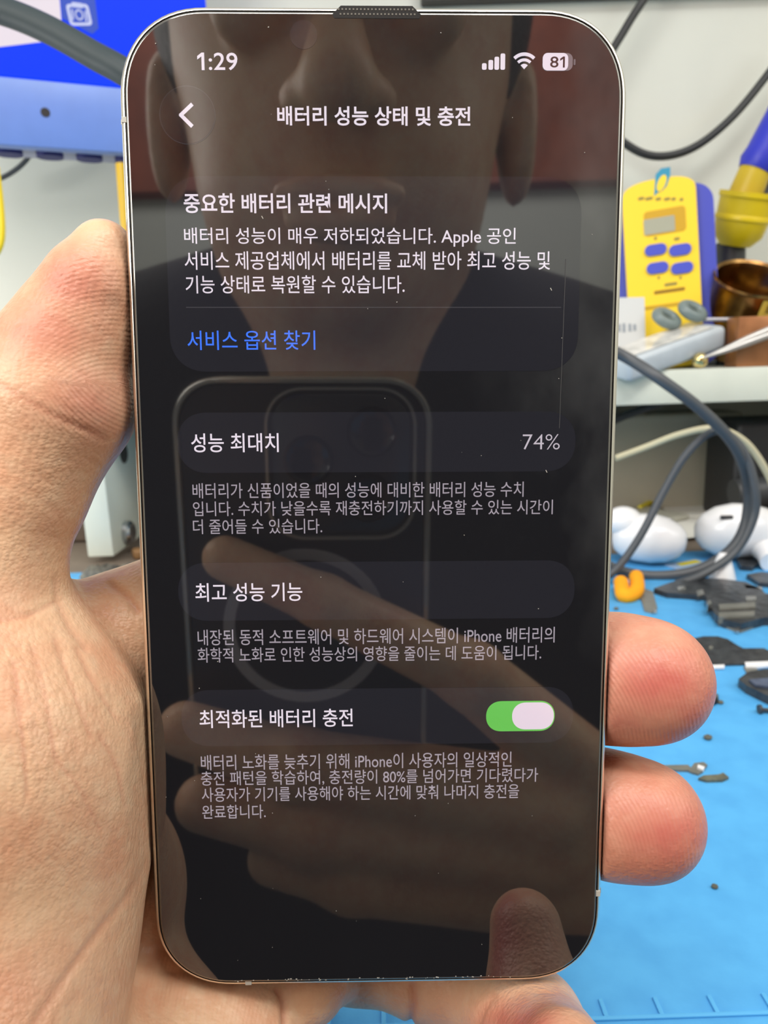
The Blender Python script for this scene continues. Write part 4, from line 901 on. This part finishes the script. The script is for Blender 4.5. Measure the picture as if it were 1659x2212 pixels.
# nothing lies over the front glass near the side edges
F = np.maximum(F, -box)
inside = (np.abs(lu) < PW / 2 + 0.15) & (np.abs(lv) < PH / 2 + 0.15) & (ln < PD / 2) & ((lu < 0) | (ln > -2))
F[inside] = np.maximum(F[inside], 0.4)
V, Q = surface_nets(F, np.array(lo, float), hs)
del X, Y, Z, lu, lv, ln, q0, q1, box, inside
V = relax(V, Q, 3, 0.45)
Nn = normals(V, Q)
PX = np.stack([V[:, 0] / V[:, 2] * FPX + CX, V[:, 1] / V[:, 2] * FPX + CY], 1)
front = np.clip(-Nn[:, 2] * 2 + 0.5, 0, 1)
cre = np.zeros(len(V)); disp = np.zeros(len(V))
def crease(pts, w, depth, col=0.5):
    global cre, disp
    P = np.array(catmull(pts, 6)); P = P if P.ndim == 2 else P
    d = np.full(len(V), 1e9); 
    lo_, hi_ = P.min(0) - 4 * w, P.max(0) + 4 * w
    sel = np.where((PX[:, 0] > lo_[0]) & (PX[:, 0] < hi_[0]) & (PX[:, 1] > lo_[1]) & (PX[:, 1] < hi_[1]) & (front > 0))[0]
    if not len(sel): return
    q = PX[sel]; dm = np.full(len(sel), 1e9)
    for a, b_ in zip(P[:-1], P[1:]):
        ba = b_ - a; t = np.clip(((q - a) @ ba) / (ba @ ba + 1e-9), 0, 1); dm = np.minimum(dm, np.linalg.norm(q - a - t[:, None] * ba, axis=1))
    g = np.exp(-(dm / w) ** 2) * front[sel]
    disp[sel] -= depth * g; disp[sel] += depth * 0.04 * np.exp(-((dm - 2.0 * w) / (1.2 * w)) ** 2) * front[sel]
    cre[sel] = np.maximum(cre[sel], col * g)
crease([(-10, 828), (60, 866), (130, 905), (190, 930), (226, 950)], 6, 0.26, 0.6)
crease([(40, 838), (110, 862), (180, 905)], 5, 0.12, 0.25)
crease([(122, 1254), (128, 1300), (150, 1350), (185, 1400)], 8, 0.35, 0.35)
crease([(240, 1262), (275, 1290), (297, 1320)], 8, 0.6, 0.4)
crease([(318, 1862), (280, 1930), (215, 2010), (150, 2100), (75, 2212), (50, 2260)], 8, 0.30, 0.35)
for i, (p, q, r) in enumerate((((118, 1380), (150, 1470), (195, 1590)), ((70, 1400), (95, 1500), (120, 1640)), ((165, 1400), (205, 1480), (250, 1550)), ((30, 1430), (45, 1560), (60, 1720)), ((0, 1340), (60, 1330), (120, 1300)), ((120, 1640), (170, 1700), (215, 1790)), ((215, 1590), (250, 1650), (270, 1740)))):
    crease([p, q, r], 5, 0.20, 0.4)
crease([(598, 2136), (612, 2165), (616, 2220)], 7, 0.7, 0.7)
crease([(890, 2130), (893, 2170), (886, 2215)], 8, 0.8, 0.6)
crease([(1066, 2150), (1044, 2180), (1030, 2215)], 7, 0.5, 0.45)
rr = random.Random(5)
for i in range(46):                        # fine palm lines
    x, y = rr.uniform(-20, 290), rr.uniform(1280, 1860); a = rr.choice((1.15, 1.3, 0.3, 1.0)) + rr.uniform(-.2, .2); l = rr.uniform(25, 70)
    crease([(x, y), (x + l * .5 * math.cos(a) + 3, y + l * .5 * math.sin(a)), (x + l * math.cos(a), y + l * math.sin(a))], 4.5, rr.uniform(.06, .16), 0.12)
for i in range(26):                        # lower heel lines
    x, y = rr.uniform(130, 560), rr.uniform(2000, 2210); a = 2.3 + rr.uniform(-.3, .3) - (x - 130) / 430 * 1.1; l = rr.uniform(30, 80)
    crease([(x, y), (x + l * .5 * math.cos(a), y + l * .5 * math.sin(a)), (x + l * math.cos(a), y + l * math.sin(a))], 4.5, rr.uniform(.06, .14), 0.12)
for i in range(22):                        # lines on the thumb
    x, y = rr.uniform(10, 230), rr.uniform(760, 1180); a = rr.choice((0.45, 0.5, 1.35)) + rr.uniform(-.2, .2); l = rr.uniform(25, 60)
    crease([(x, y), (x + l * .5 * math.cos(a), y + l * .5 * math.sin(a)), (x + l * math.cos(a), y + l * math.sin(a))], 4.5, rr.uniform(.06, .14), 0.12)
V = V + Nn * disp[:, None]
pink = np.zeros(len(V))
for x, y, rx, ry, s in ((1430, 1490, 250, 200, 0.85), (1330, 1530, 160, 160, 0.7), (1400, 1680, 90, 60, 0.55), (1420, 1790, 240, 190, 0.78), (150, 610, 100, 100, 0.6), (90, 710, 120, 90, 0.6), (190, 860, 150, 90, 0.45), (1120, 2210, 130, 60, 0.75), (960, 2180, 90, 60, 0.3), (70, 2120, 120, 90, 0.18), (230, 560, 50, 60, 0.2)):
    pink = np.maximum(pink, s * np.exp(-(((PX[:, 0] - x) / rx) ** 2 + ((PX[:, 1] - y) / ry) ** 2)))
phase = np.zeros(len(V)); amp = np.zeros(len(V))
for cx_, cy_, rx, ry, fx, fy, e in ((1415, 1500, 120, 110, 1180, 1640, 0.8), (1415, 1790, 100, 90, 1190, 1900, 0.8), (205, 700, 100, 190, 240, 1030, 0.42), (180, 880, 120, 60, 330, 620, 0.6), (420, 2120, 200, 90, 900, 2300, 0.6)):
    g = e * np.exp(-(((PX[:, 0] - cx_) / rx) ** 4 + ((PX[:, 1] - cy_) / ry) ** 4))
    d = np.hypot(PX[:, 0] - fx, (PX[:, 1] - fy) * 0.8) / FPX * 112
    sel = g > amp; amp[sel] = g[sel]; phase[sel] = d[sel]
VW = W(V)
body = np_mesh('person', VW, Q, M_skin, {'pink': pink, 'ridge_phase': phase, 'ridge_amp': amp, 'crease': np.clip(cre, 0, 0.8)})
tag(body, "bare left hand of a person gripping the black phone, thumb along its left edge", 'person')

# ------------------------------------------------------------------ camera phone in its clear case (seen mirrored in the glass)
cp = empty('camera_phone', mw=Matrix(((CR[0], -CD[0], CF[0], CO[0]), (CR[1], -CD[1], CF[1], CO[1]), (CR[2], -CD[2], CF[2], CO[2]), (0, 0, 0, 1))))
# local x right, y up, z towards the scene; lens of the camera is the origin (handedness handled by flipping faces)
M_cpb = mat('dark_camera_phone_back', (38, 38, 42), 0.35); M_case = mat('clear_case_edge', (188, 184, 170), 0.2, metal=0.45); M_ring = mat('white_magnet_ring', (176, 174, 172), 0.5); M_lens = mat('lens_black', (6, 6, 8), 0.1)
cw, chh = 73.5, 149.0; ccx, ccy = -20.5, 14.0 - chh / 2
def cring(i, z, w=cw, h=chh, r=13, c=(ccx, ccy)): return [(x * mm, y * mm, z * mm) for x, y in rrect(w - 2 * i, h - 2 * i, r - i, 12, 2.2, c=c)]
def cbuild(mb, name, m, par=cp, sm=40):
    o = mb.build(name, m, par, smooth=sm); return o
cbuild(MB().loft([cring(1, -11), cring(0, -10), cring(0, -3.6), cring(0.6, -2.8)], True, True), 'body', M_cpb)
cs_ = cbuild(MB().loft([cring(-1.6, -11.5), cring(-1.8, -10), cring(-1.8, -3.2), cring(-1.2, -2.0), cring(-0.2, -2.0), cring(0.1, -2.8)], False, False), 'clear_case', M_case)
bw, bh, bc = 41, 42, (-9.2, -10.0)
cbuild(MB().loft([cring(0, -2.8, bw, bh, 10, bc), cring(0, -1.9, bw, bh, 10, bc), cring(0.8, -1.5, bw, bh, 10, bc)], False, True), 'camera_bump', mat('bump_glass', (46, 46, 48), 0.25))
cbuild(MB().loft([cring(-2.0, -2.6, bw, bh, 10, bc), cring(-2.0, -0.9, bw, bh, 10, bc), cring(-1.2, -0.9, bw, bh, 10, bc), cring(-1.0, -2.0, bw, bh, 10, bc)], False, False), 'case_rim', M_case, cs_)
for x, y in ((0, 0), (-19, -8.5), (-1, -20)):
    cbuild(MB().lathe([(0.0075, -0.0016), (0.0075, -0.0008), (0.0066, -0.0007), (0.006, -0.0012), (0.0001, -0.0012)], 32, Matrix.Translation((x * mm, y * mm, 0))), 'lens', M_lens)
n = 48; rc_ = (-21.0, -62.0)
V_ = [((rc_[0] + r * math.cos(2 * PI * k / n)) * mm, (rc_[1] + r * math.sin(2 * PI * k / n)) * mm, z) for r, z in ((22.2, -0.0028), (22.2, -0.0023), (25.8, -0.0023), (25.8, -0.0028)) for k in range(n)]
q = MB(); q.add(V_, [(i * n + k, i * n + (k + 1) % n, (i + 1) * n + (k + 1) % n, (i + 1) * n + k) for i in range(3) for k in range(n)])
cbuild(q, 'magnet_ring', M_ring)
tag(cp, 'dark camera phone in a clear case with a pale ring, mirrored in the black screen', 'phone')

# ------------------------------------------------------------------ rest of the person
def refcap(fl, a, b_, za, zb, ra, rb, k): fl.cap(ref(a[0], a[1], za), ref(b_[0], b_[1], zb), ra, rb, k)
R_ = Field((-100, 20, -60), (150, 170, 32), 1.4)
refcap(R_, (486, 1205), (700, 1300), 6.5, 7, 6.8, 8.0, 2); refcap(R_, (700, 1300), (1020, 1460), 7, 3, 8.2, 10, 3); refcap(R_, (1020, 1460), (1330, 1720), 3, -16, 11, 15, 4)
refcap(R_, (400, 1575), (640, 1650), 8.5, 9, 8.6, 10.5, 3); refcap(R_, (640, 1650), (1150, 1740), 9, -4, 11, 16, 5)
refcap(R_, (440, 1735), (680, 1790), 8.5, 9, 9.0, 11, 4); refcap(R_, (680, 1790), (1150, 1830), 9, -4, 12, 16, 5)
refcap(R_, (590, 1855), (760, 1895), 8.5, 9, 8.4, 10, 4); refcap(R_, (760, 1895), (1150, 1915), 9, -6, 11, 16, 5)
refcap(R_, (1180, 1720), (1250, 1930), -12, -16, 20, 22, 8); refcap(R_, (1250, 1900), (1640, 2260), -18, -60, 24, 27, 10)
V2, Q2 = surface_nets(R_.F, R_.lo, R_.h); V2 = relax(V2, Q2, 2)
# head
hc = ref(742, 170, -128)
H = Field(hc - np.array([105, 150, 130]), hc + np.array([105, 190, 130]), 2.8)
def hp(x, y, z): return hc + np.array([x, y, z])
H.ell(hp(0, -28, -14), (77, 88, 95), 6); H.ell(hp(0, 40, 6), (62, 66, 70), 22); H.ell(hp(0, 84, 34), (30, 24, 30), 14)
H.cap(hp(0, 2, 82), hp(0, 34, 100), 6, 12, 8); H.ell(hp(-11, 36, 90), (8, 7, 9), 5); H.ell(hp(11, 36, 90), (8, 7, 9), 5)
for s in (-1, 1):
    H.ell(hp(s * 30, 2, 92), (19, 12, 16), 10, neg=True); H.ell(hp(s * 30, 4, 72), (13, 12, 13), 3)
    H.cap(hp(s * 48, -16, 74), hp(s * 14, -14, 88), 7, 7, 8)
    H.ell(hp(s * 78, 18, -10), (9, 31, 18), 5); H.ell(hp(s * 88, 16, -8), (5, 20, 10), 4, neg=True)
H.ell(hp(0, 62, 82), (24, 6, 9), 6); H.ell(hp(0, 71, 80), (20, 7, 9), 5); H.ell(hp(0, 66.5, 92), (22, 1.6, 8), 2, neg=True)
H.cap(hp(0, 70, -16), hp(0, 175, -34), 56, 62, 16)
V3, Q3 = surface_nets(H.F, H.lo, H.h); V3 = relax(V3, Q3, 2)
# one skin mesh: append both to the body mesh
def append(o, Vn, Qn):
    me = o.data; n0 = len(me.vertices)
    co = np.empty(n0 * 3, np.float32); me.vertices.foreach_get('co', co)
    at = {}
    for k in ('pink', 'ridge_phase', 'ridge_amp', 'crease'):
        a = np.empty(n0, np.float32); me.attributes[k].data.foreach_get('value', a); at[k] = np.concatenate([a, np.zeros(len(Vn), np.float32)])
    lv_ = np.empty(len(me.loops), np.int32); me.loops.foreach_get('vertex_index', lv_)
    nm, mt_ = me.name, me.materials[0]
    o2 = np_mesh('tmp', np.concatenate([co.reshape(-1, 3), Vn]), np.concatenate([lv_.reshape(-1, 4), Qn + n0]), mt_, at)
    o.data = o2.data; bpy.data.objects.remove(o2); bpy.data.meshes.remove(me); o.data.name = nm
append(body, W(V2), Q2); append(body, W(V3), Q3)
M_sweat = mat('dark_sweater', (34, 36, 42), 0.85, bump=0.4, bscale=500, bdist=0.001); M_hair = mat('black_hair', (26, 24, 24), 0.55, bump=0.6, bscale=300, bdist=0.002)
HH = Field(hc - np.array([105, 150, 130]), hc + np.array([105, 100, 130]), 3.2)
HH.ell(hp(0, -34, -22), (83, 94, 97), 4); HH.ell(hp(0, 30, 95), (70, 82, 62), 12, neg=True); HH.ell(hp(0, 80, -10), (120, 62, 120), 6, neg=True)
V4, Q4 = surface_nets(HH.F, HH.lo, HH.h); V4 = relax(V4, Q4, 2); hr = np_mesh('hair', W(V4), Q4, M_hair); hr.parent = body
T_ = Field((-330, -190, -330), (330, 640, 120), 5.5)
def tc_(a, b_, ra, rb, k=14): T_.cap(np.array(a, float), np.array(b_, float), ra, rb, k)
sy = float(ref(742, 640, -150)[1]); sxc = float(ref(742, 640, -150)[0])
tc_((sxc - 150, sy + 62, -165), (sxc - 40, sy + 32, -165), 56, 60); tc_((sxc + 40, sy + 32, -165), (sxc + 165, sy + 62, -165), 60, 56)
tc_((sxc - 80, sy + 100, -175), (sxc - 70, sy + 460, -185), 92, 90, 30); tc_((sxc + 80, sy + 100, -175), (sxc + 70, sy + 460, -185), 92, 90, 30)
tc_((sxc - 165, sy + 66, -165), (-270, 205, -130), 52, 42); tc_((-270, 205, -130), (-118, 118, 58), 42, 30)
tc_((sxc + 175, sy + 66, -165), (275, 260, -150), 52, 44); tc_((275, 260, -150), (float(ref(1640, 2260, -60)[0]) + 2, float(ref(1640, 2260, -60)[1]) + 6, -66), 44, 36)
V5, Q5 = surface_nets(T_.F, T_.lo, T_.h); V5 = relax(V5, Q5, 2); sw_ = np_mesh('sweater', W(V5), Q5, M_sweat); sw_.parent = body
# reddish wooden cabinet on the back wall behind the person
c_ = W(ref(1200, 384, -900.0)); d_ = (c_ - W(ref(1200, 384, -300.0))); c_ = c_ + d_ * ((-1.15 - c_[1]) / d_[1])
cab = empty('wall_cabinet', (0.0, -1.206, c_[2]))
M_wood = mat('red_brown_wood', (150, 76, 52), 0.5, noise=0.3, nscale=14)
MB().box((0, 0, 0.45), (2.6, 0.026, 0.9), 0.002).build('carcass', M_wood, cab)
for k in range(4): MB().box((-0.975 + 0.65 * k, 0.02, 0.45), (0.645, 0.016, 0.89), 0.002).build('door', M_wood, cab)
tag(cab, 'red brown wooden wall cabinet behind the person, mirrored in the upper screen', 'cabinet')
